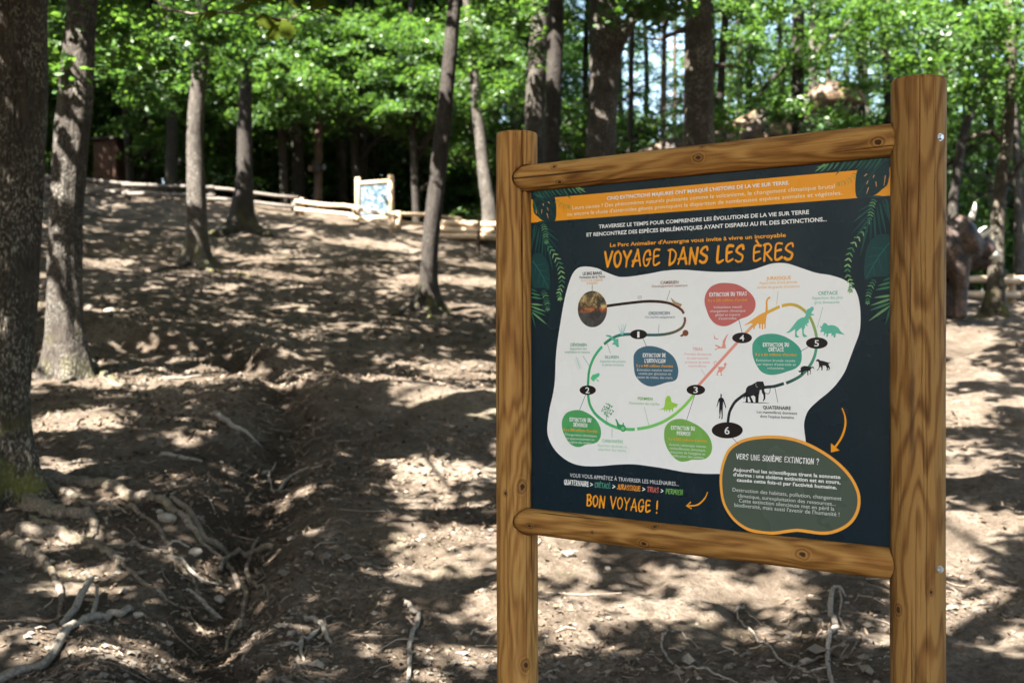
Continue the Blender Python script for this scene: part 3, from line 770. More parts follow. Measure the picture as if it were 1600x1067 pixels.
# unseen leaf roof added to shade the clearing, parented to the nearest trees; it is
# shaped to leave gaps for the wanted sun patches
LIT = [  # sun patches on the ground: photo point, half size in metres across / in depth, how open
    (1030, 880, .9, .55, .9), (1180, 920, 1.1, .45, 1), (1300, 900, .7, .5, 1), (1540, 960, 1.6, .6, 1), (1560, 860, 1.5, .6, .9), (1540, 720, 1.3, .5, .35), (1560, 640, 2.2, .9, .9), (1530, 580, 1.6, .8, .7), (1560, 530, 2.6, 1.0, .9), (890, 850, .7, .4, .8), (900, 905, .35, .22, .9),
    (620, 618, .85, .42, 1), (690, 645, .6, .35, 1), (530, 628, .6, .3, 1), (760, 590, .4, .25, .9), (700, 560, .5, .25, .7), (520, 535, .9, .22, .8), (560, 500, .6, .25, .5), (480, 520, .5, .2, .6),
    (180, 485, .8, .35, 1), (90, 480, .6, .35, .9), (60, 428, .8, .4, .9), (200, 415, 1.0, .3, .9), (160, 405, .9, .4, .9), (360, 395, 1.0, .5, .8), (390, 410, .6, .4, .7),
    (480, 385, 1.2, .5, 1), (560, 375, 1.6, .6, .9), (520, 440, 1.2, .6, .95), (460, 430, 1.4, .5, .9), (600, 430, 1.2, .7, .9), (570, 460, 1.2, .6, .8), (640, 400, 1.4, .8, .6), (730, 440, 1.0, .8, .8), (740, 410, .8, .6, .7), (430, 400, 1.3, .4, .9),
    (680, 850, .5, .22, 1), (740, 845, .5, .25, 1), (640, 868, .4, .15, .9), (565, 878, .25, .13, .9), (720, 890, .4, .18, .8), (700, 785, .35, .18, .5), (660, 790, .3, .12, .6), (760, 740, .3, .2, .6), (745, 1040, .3, .2, 1), (690, 975, .25, .13, .9), (640, 1015, .6, .16, .75), (525, 1000, .25, .13, .7), (700, 1060, .3, .12, .6), (480, 780, .25, .15, .9),
    (130, 670, .8, .3, .9), (190, 668, .4, .2, .8), (100, 745, .7, .22, .9), (60, 742, .3, .2, .9), (310, 705, .5, .2, .8), (510, 685, .35, .12, 1), (430, 692, .2, .1, .9), (210, 575, .5, .2, .5), (300, 850, .35, .18, .8), (230, 915, .5, .2, .7), (90, 920, .25, .12, .8), (60, 845, .35, .14, .7), (120, 842, .3, .1, .8), (20, 940, .3, .15, .6), (40, 1000, .3, .2, .6), (430, 850, .3, .12, .7), (430, 1055, .35, .12, .7), (380, 985, .3, .15, .4), (280, 1000, .3, .2, .4), (300, 630, .3, .1, .6), (230, 635, .3, .12, .7)]
_L = []
for (px, py, rx, ry, a) in LIT:
    x, y = spot(px, py); k = .85 if y < 8.5 else (1.1 if y < 12 else .95); _L.append((x, y, rx*k, ry*k, a))
_L = np.array(_L)
def open_sky(x, y):
    """share of sun wanted at ground points"""
    n = fbm(x*1.55+31, y*1.55+7, 2)
    dens = np.interp(x/np.maximum(y, 3), [-.40, -.15, .0, .15, .38], [.30, .24, .17, .13, .08])
    dens = dens + np.clip((y-14)/8, 0, 1)*.12
    w = np.clip((n - dens - .10)/.06, 0, 1)*.9
    jx = fbm(x*2.3, y*2.3+50, 2)*.35; jy = fbm(x*2.3+80, y*2.3, 2)*.25
    for (a, b, rx, ry, k) in _L:
        d = ((x-a+jx)/rx)**2 + ((y-b+jy)/ry)**2
        w = np.maximum(w, k*np.clip((1.25-d)/.35, 0, 1))
    s = np.maximum(y/8.0, .8)
    br = np.clip((fbm(x*3.6/s+5, y*4.4/s, 2)+.22)/.12, 0, 1)      # sprigs that cross the openings
    w = w*br
    # small round flecks of sun
    f = np.zeros(x.shape)
    ok = (y > 4.6) & (y < 16)
    if ok.any():
        cell = .62; gx_ = np.floor(x[ok]/cell); gy_ = np.floor(y[ok]/cell); best = np.zeros(ok.sum())
        for dx in (-1, 0, 1):
            for dy in (-1, 0, 1):
                a = (gx_+dx).astype(int); b = (gy_+dy).astype(int)
                r1 = _TAB[a & 255, b & 255]; r2 = _TAB[(a+91) & 255, (b+37) & 255]; r3 = _TAB[(a+13) & 255, (b+171) & 255]
                cx_ = (a+r1)*cell; cy_ = (b+r2)*cell; pr = np.interp(cx_/np.maximum(cy_, 3), [-.4, -.15, .05, .38], [.14, .26, .46, .46])
                rad = .07+.11*_TAB[(a+7) & 255, (b+7) & 255]
                d = np.sqrt((x[ok]-cx_)**2+(y[ok]-cy_)**2)/rad
                best = np.maximum(best, np.where(r3 < pr, np.clip((1.15-d)/.3, 0, 1), 0))
        f[ok] = best
    w = np.maximum(w, f)
    sh = (x > -.1) & (x < 2.9) & (y > 2.5) & (y < 5.7)            # the printed board stands in shade
    return np.where(sh, 0, w)
rs = np.random.RandomState(77)
def hang(n, xr, yr, off, near, only=None):
    """sprays of the leaf roof; one may hang only where the patch it shades lies in shade in the photograph"""
    sx = rs.uniform(*xr, n); sy = rs.uniform(*yr, n)
    szz = np.maximum(5.0, EYE + .275*np.maximum(sy, 0) + .55) + rs.rand(n)*1.3
    gz = ground_np(sx, sy)
    for it in range(2):
        t = (szz - gz)/SUN_DIR.z
        hx = sx - SUN_DIR.x*t; hy = sy - SUN_DIR.y*t; gz = ground_np(hx, hy)
    keep = ((hy < 12.5) & (hx > -7) & (hx < 7)) == near
    if only: keep &= (hx > only[0]) & (hx < only[1]) & (hy > only[2]) & (hy < only[3])
    for (ox, oy) in off:
        keep &= rs.rand(n) > open_sky(hx+ox, hy+oy)**.7
    nS = n
    # and where it reaches rails, stems, boughs and the far board
    for (px, py, Y, rad) in [(210, 290, 33, .4), (330, 300, 33, .4), (420, 310, 33, .7), (470, 315, 33, .8), (530, 325, 32, .9), (585, 330, 33, .5), (640, 335, 32, .8), (700, 345, 32, .7), (303, 240, 24, .3), (302, 280, 24, .25), (306, 150, 24, .2), (98, 500, 12.5, .26), (84, 540, 12.5, .16), (112, 110, 12.5, .15), (752, 260, 31, .6), (760, 330, 31, .5), (678, 350, 19, .45), (671, 420, 19, .4), (700, 70, 19, .3), (383, 240, 29, .3),
                             (250, 110, 25, 1.0), (330, 60, 23, .8), (400, 60, 26, 1.2), (430, 150, 36, 1.6), (600, 170, 37, 1.6), (690, 160, 36, 1.2), (470, 80, 33, 1.4), (470, 130, 33, 1.6), (560, 90, 35, 1.6), (640, 120, 34, 1.5), (720, 60, 31, 1.4), (790, 80, 26, 1.0), (210, 60, 14.5, .5), (850, 30, 24, .5), (1330, 40, 25, 1.2), (1400, 30, 25, 1.2), (1530, 60, 21, 1.3), (1590, 120, 22, 1.0), (1200, 20, 23, .8), (1180, 195, 26, .3), (1300, 135, 26, .16), (1530, 350, 20, .12), (830, 150, 26, .4), (868, 100, 23, .25),
                             (895, 812, 3.62, .045), (930, 258, 3.56, .05), (1010, 240, 3.43, .05), (1240, 216, 3.13, .05), (905, 575, 3.6, .035)]:
        v = np.array([(px-800)/FPX*Y, Y, EYE + (533.5-py)/FPX*Y]); d = np.stack([sx, sy, szz], 1) - v
        along = d @ np.array(SUN_DIR); off = np.linalg.norm(d - along[:, None]*np.array(SUN_DIR), axis=1)
        keep &= ~((along > .3) & (off < rad*rs.uniform(.75, 1.2, nS)+min(.12, rad)))
    return sx[keep], sy[keep], szz[keep]
cx = np.array([o.location.x for o in CAN]); cyy = np.array([o.location.y for o in CAN])
for near, (n, xr, yr, off, sz, per, sp, *only) in ((False, (104000, (-30, 15), (-5, 43), ((0, 0), (.1, .06), (-.1, -.06)), .235, 6, .28)), (True, (70000, (-14, 5), (-6, 9), ((0, 0), (.05, .03), (-.05, -.03)), .125, 7, .16)), (True, (28000, (-9, 2), (-5, 3), ((0, 0),), .125, 7, .16, (-.4, 2.9, 2.4, 5.7)))):  # last pass thickens the added roof to keep the board shaded
    sx, sy, szz = hang(n, xr, yr, off, near, *only)
    dd = (sx[:, None]-cx[None])**2 + (sy[:, None]-cyy[None])**2
    own = dd.argmin(1); good = dd.min(1) < 7.0**2
    for i, o in enumerate(CAN):
        k = good & (own == i)
        if not k.any(): continue
        C = np.stack([sx[k]-o.location.x, sy[k]-o.location.y, szz[k]-o.location.z], 1)
        a = o.rotation_euler.z
        C = np.stack([C[:, 0]*math.cos(a)+C[:, 1]*math.sin(a), -C[:, 0]*math.sin(a)+C[:, 1]*math.cos(a), C[:, 2]], 1)
        V, F = leaves([(*q, .02, .02, .02, 1) for q in C], 500+i, sz, per, sp, .22)
        link(bpy.data.objects.new('crown', np_mesh('crown', V, F, M_SHADE_ROOF_LEAF)), o)  # added shading sprays, hung on the nearest tree
# the wood goes on round the clearing, beside and behind the camera
for (x, y) in [(-27, -2), (-28, 4), (-26.5, 9.5), (-31, 14), (-33, 1), (24, -5), (24, 5), (22, 13), (-29, 21), (-36, -5), (-34, 9)]:
    far_tree(x, y, CR_LOW[rng.randrange(4)], TR[rng.randrange(5)], 'tall tree beside the clearing whose high crown shades the slope', 'tall trees round the clearing', 1.0, 'shade_tree')
for i in range(16):
    x = -24 + rng.uniform(-3, 3); y = -13 + 2.2*i
    far_tree(x, y, CR_BUSH[i % 3], BUSH_STEM[i % 2], 'low leafy thicket beside the clearing', 'thickets round the clearing', 1.1, 'forest_shrub')
# ------------------------------------------------------------------ log rails along the crest
FY = 33.0
def fpt(px, Y, h=0.0):
    x = (px-800)/FPX*Y
    return Vector((x, Y, ground(x, Y) + h))
def log(mb, a, b, r, n=10, rg=None):
    a = Vector(a); b = Vector(b)
    k = 5
    P = [a.lerp(b, i/(k-1)) + Vector((0, 0, (rg.uniform(-.02, .02) if rg and 0 < i < k-1 else 0))) for i in range(k)]
    mb.tube(P, [r*(1+(rg.uniform(-.1, .1) if rg else 0)) for _ in range(k)], n)
rg = random.Random(3)
def rail_fence(posts, label, hr=(.36, .14), r=.047, ph=.43, mat=None):
    t = thing('log_fence', posts[0], label, 'fence')
    o = Vector(t.location)
    for i, p in enumerate(posts):
        m = MB(); q = Vector(p) - o
        m.tube([q + Vector((0, 0, -.25)), q + Vector((0, 0, ph-.02)), q + Vector((0, 0, ph))], [.085, .085, .07], 12); m.build('post', mat or M_LOG, t)
        if i + 1 < len(posts):
            q2 = Vector(posts[i+1]) - o
            for h in hr:
                m = MB()
                dz1 = rg.uniform(-.03, .03); dz2 = rg.uniform(-.03, .03)
                off = Vector((0, -.10, 0))
                log(m, q + Vector((-.12, 0, h+dz1)) + off, q2 + Vector((.12, 0, h+dz2)) + off, r*rg.uniform(.85, 1.15), 10, rg)
                m.build('rail', mat or M_LOG, t)
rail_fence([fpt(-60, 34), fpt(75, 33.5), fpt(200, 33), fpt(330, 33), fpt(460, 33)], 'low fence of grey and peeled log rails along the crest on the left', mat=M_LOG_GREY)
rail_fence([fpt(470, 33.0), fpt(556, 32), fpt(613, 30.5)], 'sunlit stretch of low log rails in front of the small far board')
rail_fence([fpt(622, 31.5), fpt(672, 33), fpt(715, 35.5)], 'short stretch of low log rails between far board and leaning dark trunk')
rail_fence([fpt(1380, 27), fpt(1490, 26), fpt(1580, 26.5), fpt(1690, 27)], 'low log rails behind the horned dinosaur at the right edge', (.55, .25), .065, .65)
# a second run of rails farther up between the trees
rail_fence([fpt(185, 44), fpt(262, 42), fpt(335, 40), fpt(400, 40)], 'thin weathered log rail running behind the brown hut', (.55,), .05, .6, M_LOG_GREY)

# ---- stacked logs
def log_pile():
    c = fpt(732, 31.0)
    t = thing('log_pile', c, 'small stack of peeled logs lying beside the pale bent trunk', 'log pile')
    k = 0
    for row in range(3):
        for i in range(5 - row):
            m = MB()
            y = (i - (4-row)/2)*0.17; z = 0.09 + row*0.15
            L = rg.uniform(.55, .75)
            r = rg.uniform(.07, .088)
            log(m, (-L + rg.uniform(-.1, .1), y*.8 + .12, z + .05), (L + rg.uniform(-.1, .1), y, z), r, 11, rg)
            m.build('log', M_LOG, t); k += 1
log_pile()
st = thing('wooden_stake', fpt(747, 28.5), 'thin brown wooden stake in the ground in front of the stacked logs', 'stake')
m = MB(); m.tube([(0, 0, -.2), (.01, 0, .4), (.03, 0, .78), (.03, 0, .82)], [.035, .035, .032, .02], 8); m.build('shaft', M_BARK_R, st)

# ---- small far board
def wood_mat(name, c0, c1, c2, knots=(), zs=0.05, seed=0.0, scale=30, dark=(0.055, 0.024, 0.008), streak=0.5, green=0.0, ringw=.30):
    """round timber: grain runs along the local z axis; knots are (x, y, z, size)"""
    mt, nt, out = new_mat(name)
    tc = N(nt, 'ShaderNodeTexCoord').outputs['Object']
    base = tc
    mask = None; ring = None; core = None
    for i, (kx, ky, kz, s) in enumerate(knots):
        sub = N(nt, 'ShaderNodeVectorMath', operation='SUBTRACT'); nt.links.new(tc, sub.inputs[0]); sub.inputs[1].default_value = (kx, ky, kz)
        sc = N(nt, 'ShaderNodeVectorMath', operation='MULTIPLY'); nt.links.new(sub.outputs[0], sc.inputs[0]); sc.inputs[1].default_value = (1/s, 1/s, 0.7/s)
        ln = N(nt, 'ShaderNodeVectorMath', operation='LENGTH'); nt.links.new(sc.outputs[0], ln.inputs[0])
        d = mth(nt, 'ADD', ln.outputs['Value'], mth(nt, 'MULTIPLY_ADD', noise(nt, tc, 55, 3, .6), 0.9, -.45))
        mk = maprange(nt, d, 0.9, 2.3, 1.0, 0.0)
        co = maprange(nt, d, 0.42, 0.85, 1.0, 0.0)
        # the grain flows round the knot
        push = mth(nt, 'MULTIPLY', maprange(nt, d, 0.5, 4.0, 1.0, 0.0), 0.75*s)
        nrm = N(nt, 'ShaderNodeVectorMath', operation='NORMALIZE'); nt.links.new(sub.outputs[0], nrm.inputs[0])
        ps = N(nt, 'ShaderNodeVectorMath', operation='SCALE'); nt.links.new(nrm.outputs[0], ps.inputs[0]); nt.links.new(push, ps.inputs['Scale'])
        sb = N(nt, 'ShaderNodeVectorMath', operation='SUBTRACT'); nt.links.new(base, sb.inputs[0]); nt.links.new(ps.outputs[0], sb.inputs[1])
        base = sb.outputs[0]
        if mask is None: mask, ring, core = mk, d, co
        else:
            ring = mth(nt, 'MINIMUM', ring, d); mask = mth(nt, 'MAXIMUM', mask, mk); core = mth(nt, 'MAXIMUM', core, co)
    v = vmap(nt, base, (1, 1, zs), (seed, seed*1.7, seed*0.3))
    warp = noise(nt, vmap(nt, base, (1, 1, 0.18), (seed, 3, seed)), 7, 3, 0.5)
    # growth rings: distance from a slightly wandering pith, cut by the round surface
    ax = N(nt, 'ShaderNodeSeparateXYZ'); nt.links.new(base, ax.inputs[0])
    ang = mth(nt, 'ADD', mth(nt, 'MULTIPLY', ax.outputs[0], 62.0), mth(nt, 'ADD', mth(nt, 'MULTIPLY', ax.outputs[1], 34.0), mth(nt, 'MULTIPLY', warp, 30.0)))
    rings = mth(nt, 'MULTIPLY_ADD', mth(nt, 'SINE', mth(nt, 'MULTIPLY', ang, 2.6)), 0.5, 0.5)
    gr = noise(nt, v, scale*3.2, 5, 0.6)
    fib = noise(nt, vmap(nt, base, (1, 1, 0.022), (seed, 1, 2)), 240, 3, 0.6)
    bigv = noise(nt, vmap(nt, tc, (1, 1, 0.25), (seed*3, seed, 5)), 9, 4, 0.6)
    f = mth(nt, 'ADD', mth(nt, 'MULTIPLY', rings, ringw), mth(nt, 'ADD', mth(nt, 'MULTIPLY', gr, 0.62), mth(nt, 'MULTIPLY', bigv, 0.30)))
    col = ramp(nt, f, [(0.30, c2), (0.52, c1), (0.80, c0)])
    col = mixc(nt, maprange(nt, fib, 0.56, 0.70, 0.0, 0.45), col, dark)
    st_ = maprange(nt, noise(nt, vmap(nt, tc, (1, 1, 0.07), (seed*2, 7, seed)), 19, 5, 0.65), 0.54, 0.68)
    col = mixc(nt, mth(nt, 'MULTIPLY', st_, streak), col, dark)
    if green: col = mixc(nt, mth(nt, 'MULTIPLY', maprange(nt, noise(nt, vmap(nt, tc, (1, 1, .3), (3, seed, 1)), 8, 3), .5, .66), green), col, (0.10, 0.095, 0.03))
    # hair checks along the grain
    chk = maprange(nt, noise(nt, vmap(nt, tc, (1, 1, 0.012), (seed, 9, seed)), 70, 2, 0.5), 0.655, 0.70)
    col = mixc(nt, mth(nt, 'MULTIPLY', chk, 0.8), col, (0.02, 0.01, 0.004))
    if mask is not None:
        rg_ = mth(nt, 'MULTIPLY_ADD', mth(nt, 'SINE', mth(nt, 'ADD', mth(nt, 'MULTIPLY', ring, 7.0), mth(nt, 'MULTIPLY', warp, 6.0))), 0.5, 0.5)
        kc = ramp(nt, rg_, [(0.2, tuple(x*.55 for x in c2)), (0.7, c1), (1.0, c0)])
        col = mixc(nt, mth(nt, 'MULTIPLY', mask, 0.5), col, kc)
        col = mixc(nt, mth(nt, 'MULTIPLY', core, 0.9), col, (0.035, 0.013, 0.005))
    h = mth(nt, 'SUBTRACT', mth(nt, 'ADD', mth(nt, 'MULTIPLY', gr, 0.5), mth(nt, 'MULTIPLY', fib, 0.3)), mth(nt, 'MULTIPLY', chk, 0.8))
    finish(nt, out, col, mth(nt, 'MULTIPLY_ADD', fib, 0.25, 0.52), h, 0.006, 0.8, 0.16)
    return mt
M_WOOD_FAR = wood_mat('pale_round_timber', (0.50, 0.40, 0.27), (0.42, 0.32, 0.20), (0.30, 0.2, 0.11))

def far_board_mat():
    mt, nt, out = new_mat('far_print')
    tc = N(nt, 'ShaderNodeTexCoord').outputs['Object']
    f = noise(nt, tc, 9, 4, 0.6, 1.0)
    col = ramp(nt, f, [(0.40, (0.02, 0.04, 0.055)), (0.46, (0.04, 0.07, 0.095)), (0.52, (0.12, 0.15, 0.17)), (0.58, (0.24, 0.24, 0.235)), (0.63, (0.03, 0.07, 0.10))], 'CONSTANT')
    finish(nt, out, col, 0.35, None, spec=0.5)
    return mt
fb = thing('information_board', fpt(585, 33.6), 'small far information board standing behind the sunlit log rails', 'board', rz=R(-28))
W = 1.02; zt = 1.05
for s in (-1, 1):
    m = MB(); m.tube([(s*W/2, 0, -.3), (s*W/2, 0, zt + .12), (s*W/2, 0, zt+.15)], [.075, .075, .065], 14); m.build('post', M_WOOD_FAR, fb)
for z in (zt, 0.14):
    m = MB(); m.tube([(-W/2, 0, z), (W/2, 0, z)], .05, 12); m.build('rail', M_WOOD_FAR, fb)
m = MB(); m.box((0, 0, (zt+.14)/2), (W-.06, .014, zt-.2)); pn = m.build('panel', plain('far_panel_back', (.02, .03, .035), .4, .4, 5, .1), fb, False)
m = MB(); m.add([(-W/2+.1, -.0095, .22), (W/2-.1, -.0095, .22), (W/2-.1, -.0095, zt-.09), (-W/2+.1, -.0095, zt-.09)], [(0, 1, 2, 3)]); m.build('printed_sheet', far_board_mat(), pn, False)

# ---- brown board hut up the slope
hx = fpt(173, 39)
hut = thing('plank_hut', hx, 'small reddish brown plank hut with dark flat roof up the slope on the left', 'hut', rz=R(-14))
M_PLANK = plain('brown_plank', (0.06, 0.028, 0.016), 0.75, 0.3, 12, 0.45)
M_ROOF = plain('dark_roof', (0.03, 0.026, 0.022), 0.8, 0.2, 12, 0.3)
m = MB(); m.box((0, 0, .62), (.74, .54, 1.2)); m.build('core', M_ROOF, hut, False)
pm = MB(); pm.box((0, 0, 0), (.098, .025, 1.25), bev=.004); pme = pm.mesh('plank', M_PLANK, False)
for i in range(8):
    o = link(bpy.data.objects.new('plank', pme), hut); o.location = (-.37 + (i+.5)*.0925*1.0, -.292 - .006*(i % 2), .625)
for s in (-1, 1):
    for i in range(5):
        o = link(bpy.data.objects.new('plank', pme), hut); o.location = (s*(.392 + .006*(i % 2)), -.22 + i*.11, .625); o.rotation_euler = (0, 0, R(90))
m = MB(); m.box((0, -.05, 1.30), (1.0, .85, .07), bev=.01); m.build('roof', M_ROOF, hut, False)

# ---- box on the reddish stem
bx = thing('tree_box', pine.location + Vector((0, -.12, EYE + (533.5-262)/FPX*37 - pine.location.z - .15)), 'dark wooden box strapped to the reddish brown stem behind the rails', 'box')
bx.scale = (.75, .75, .75)
m = MB(); m.box((0, -.06, .17), (.26, .16, .32), bev=.01); m.build('body', M_ROOF, bx, False)
m = MB(); m.box((0, -.08, .345), (.36, .26, .03), bev=.005, rot=None); m.build('lid', plain('lid_wood', (.05, .035, .025)), bx, False)
m = MB(); m.box((.25, .02, .19), (.12, .12, .2), bev=.01); m.build('side_box', plain('grey_box', (.06, .065, .07), .5), bx, False)
m = MB(); m.box((-.26, .0, .14), (.16, .12, .2), bev=.01); m.build('side_box', plain('wood_box', (.09, .05, .03), .6), bx, False)

# ------------------------------------------------------------------ the dinosaur statues
def fused(name, mb, mat, parent, vox=0.04, sm=6, jitter=0.0):
    """one continuous skin over the collected body shapes"""
    me = mb.mesh(name, mat)
    o = bpy.data.objects.new(name, me); COL.objects.link(o)
    r = o.modifiers.new('r', 'REMESH'); r.mode = 'VOXEL'; r.voxel_size = vox; r.use_smooth_shade = True
    s = o.modifiers.new('s', 'SMOOTH'); s.iterations = sm; s.factor = 0.5
    bpy.context.view_layer.update()
    ev = bpy.data.meshes.new_from_object(o.evaluated_get(bpy.context.evaluated_depsgraph_get()))
    o.modifiers.clear(); o.data = ev; ev.name = name
    bpy.data.meshes.remove(me)
    if not ev.materials: ev.materials.append(mat)
    o.parent = parent
    return o
def hide_mat(name, a, b, c, sc=3.0, thr=.5):
    mt, nt, out = new_mat(name)
    tc = N(nt, 'ShaderNodeTexCoord').outputs['Object']
    f = noise(nt, tc, sc, 4, 0.6, 0.5)
    vo = N(nt, 'ShaderNodeTexVoronoi', {'Scale': 22.0}); nt.links.new(tc, vo.inputs['Vector'])
    col = ramp(nt, f, [(thr-.12, a), (thr, b), (thr+.13, c)])
    col = mixc(nt, maprange(nt, vo.outputs['Distance'], 0.25, 0.6, 0.0, 0.5), col, tuple(x*.4 for x in a))
    finish(nt, out, col, 0.6, vo.outputs['Distance'], 0.012, 0.8, 0.4)
    return mt
M_HIDE = hide_mat('mottled_hide', (0.012, 0.009, 0.007), (0.07, 0.038, 0.016), (0.24, 0.165, 0.095), 1.8, .52)
M_HIDE2 = hide_mat('scaly_hide', (0.008, 0.005, 0.004), (0.036, 0.020, 0.013), (0.10, 0.060, 0.043), 5.0, .5)
M_HORN = plain('pale_horn', (0.46, 0.43, 0.36), 0.5, 0.4, 20, 0.2)
M_EYE = plain('dark_eye', (0.01, 0.008, 0.006), 0.15, 0.6)

def big_dino():
    Y = 26.0
    x = (1170-800)/FPX*Y; z = ground(x, Y)
    t = thing('dinosaur_statue', (x, Y, z), 'big mottled brown two-legged dinosaur statue behind the top rail, its head among the leaves', 'dinosaur statue')
    q = lambda px, py, dy=0.0: Vector(((px-800)/FPX*Y - x, dy, EYE + (533.5-py)/FPX*Y - z))
    b = MB()
    # tail, back, neck, head as one sweep
    P = [q(930, 300, .8), q(990, 250, .5), q(1045, 232, .25), q(1105, 235, .1), q(1165, 228, 0), q(1205, 210, -.1), q(1238, 188, -.15), q(1262, 168, -.2), q(1280, 158, -.2)]
    b.tube(catmull(P, 5), [r for r in np.interp(np.linspace(0, 1, 41), [0, .15, .3, .5, .62, .75, .87, .95, 1], [.03, .14, .28, .58, .58, .40, .29, .27, .2])], 18)
    # skull and jaw
    b.tube(catmull([q(1268, 160, -.2), q(1290, 152, -.22), q(1318, 154, -.24), q(1338, 160, -.25), q(1344, 164, -.25)], 4), [r for r in np.interp(np.linspace(0, 1, 17), [0, .3, .6, .88, 1], [.2, .29, .24, .17, .07])], 14)
    b.tube(catmull([q(1276, 172, -.2), q(1300, 178, -.23), q(1324, 180, -.25), q(1336, 180, -.25)], 4), [r for r in np.interp(np.linspace(0, 1, 13), [0, .5, 1], [.13, .11, .04])], 12)
    for dy in (-.34, .02): b.ball(q(1288, 143, dy + .0), (.12, .07, .06), 10, 6)
    for s in (-1, 1):
        b.tube([q(1145, 250, s*.38), q(1165, 310, s*.48), q(1130, 370, s*.48), q(1150, 415, s*.48)], [.42, .32, .17, .13], 12)
        hp = q(1150, 415, s*.48); ft = Vector((hp.x + .05, hp.y, .06))
        b.tube([hp, (hp + ft)/2 + Vector((-.05, 0, 0)), ft], [.13, .11, .12], 10)
        for k in (-1, 0, 1): b.tube([ft, ft + Vector((.36, k*.16 + s*.02, -.01)), ft + Vector((.5, k*.2, -.05))], [.10, .07, .02], 8)
        b.tube([q(1205, 235, s*.34), q(1222, 262, s*.42), q(1236, 258, s*.4)], [.11, .07, .03], 8)
    fused('body', b, M_HIDE, t, 0.06, 4)
    for dy in (-.44, .02):
        e = MB(); e.ball(q(1292, 150, dy), (.05, .03, .05), 8, 6); e.build('eye', M_EYE, t)
    tm = MB()
    for k in range(9):
        for dy in (-.36, -.12):
            p = q(1296 + k*4.6, 169, dy); tm.tube([p + Vector((0, 0, .03)), p + Vector((0, 0, -.09))], [.022, .003], 5)
    tm.build('tooth', M_HORN, t)
big_dino()

def horned_dino():
    Y = 20.0
    x = (1430-800)/FPX*Y; z = ground(x, Y)
    t = thing('dinosaur_statue', (x, Y, z), 'brown horned dinosaur statue with pale frill spikes and beak, half hidden by the right post', 'dinosaur statue')
    q = lambda px, py, dy=0.0: Vector(((px-800)/FPX*Y - x, dy, EYE + (533.5-py)/FPX*Y - z))
    b = MB()
    b.tube(catmull([q(1290, 440, .3), q(1330, 410, .2), q(1370, 392, .1), q(1425, 384, 0), q(1470, 388, 0), q(1500, 392, -.05), q(1522, 392, -.05)], 5), [r for r in np.interp(np.linspace(0, 1, 31), [0, .2, .35, .55, .75, .9, 1], [.04, .16, .34, .47, .44, .33, .27])], 18)
    # frill and skull
    b.ball(q(1500, 372, -.05), (.24, .46, .40), 16, 10, rot=Euler((0, R(-24), 0)).to_matrix())
    b.tube(catmull([q(1505, 385, -.05), q(1525, 388, -.05), q(1540, 394, -.05), q(1549, 402, -.05)], 4), [r for r in np.interp(np.linspace(0, 1, 13), [0, .5, .8, 1], [.27, .22, .15, .10])], 14)
    b.tube([q(1515, 410, -.05), q(1535, 412, -.05), q(1547, 412, -.05)], [.13, .11, .05], 10)
    for s in (-1, 1):
        for (pa, lx) in ((1400, 0), (1488, .0)):
            top = q(pa, 410, s*.26); ft = Vector((top.x + .02, top.y, .04))
            b.tube([top, (top+ft)/2 + Vector((.03, 0, 0)), ft, ft + Vector((0, 0, -.06))], [.19, .115, .12, .13], 12)
    fused('body', b, M_HIDE2, t, 0.045, 3)
    for (p, e, r) in [(q(1481, 352, -.2), q(1480, 322, -.25), .055), (q(1512, 345, -.15), q(1517, 318, -.18), .055), (q(1498, 346, .25), q(1497, 330, .3), .05),
                      (q(1522, 374, -.2), q(1553, 357, -.24), .055), (q(1522, 372, .12), q(1548, 352, .14), .05), (q(1543, 390, -.05), q(1560, 366, -.06), .06)]:
        h = MB(); mid = (p+e)/2 + Vector((.02, 0, .03)); h.tube(catmull([p, mid, e], 4), [r, r*.9, r*.8, r*.7, r*.6, r*.5, r*.38, r*.22, r*.06], 9); h.build('horn', M_HORN, t)
    h = MB(); h.tube(catmull([q(1536, 395, -.05), q(1545, 398, -.05), q(1551, 404, -.05), q(1549, 414, -.05)], 3), [.15, .15, .145, .14, .13, .12, .10, .08, .05, .02], 12); h.build('beak', M_HORN, t)
    for dy in (-.28, .18):
        e = MB(); e.ball(q(1524, 384, dy), (.03, .02, .03), 8, 6); e.build('eye', M_EYE, t)
horned_dino()
sk = thing('metal_stake', gp(1504, 492), 'thin dark upright stake just in front of the horned dinosaur', 'stake')
m = MB(); m.tube([(0, 0, -.2), (0, 0, .42), (0, 0, .8), (0, 0, .82)], [.032, .032, .03, .02], 8); m.build('shaft', M_BARK_D, sk)
# ------------------------------------------------------------------ the information board
S1 = Vector((0.0145, 3.726, 0)); S2 = Vector((0.918, 2.964, 0))
SW = (S2 - S1).length
SD = (S2 - S1).normalized(); SN = Vector((SD.y, -SD.x, 0))       # along the board; towards the reader
sz0 = ground(S1.x, S1.y) - .02
sign = thing('information_board', (S1.x, S1.y, sz0), 'big wooden information board in the foreground, printed dark panel between two round posts', 'board', rz=math.atan2(SD.y, SD.x))
ZE = EYE - sz0                                                    # eye level in the board's own height
FRONT = -0.006                                                    # front face of the panel (local y)
def UV(px, py):
    """read a point of the print off the photograph: (along the board, height)"""
    rx = (px-800)/FPX; rz = (533.5-py)/FPX
    o = S1 + SN*(-FRONT)
    t = SN.dot(o) / (SN.x*rx + SN.y)
    p = Vector((rx*t, t, 0))
    return ((p - S1).dot(SD), rz*t + ZE)

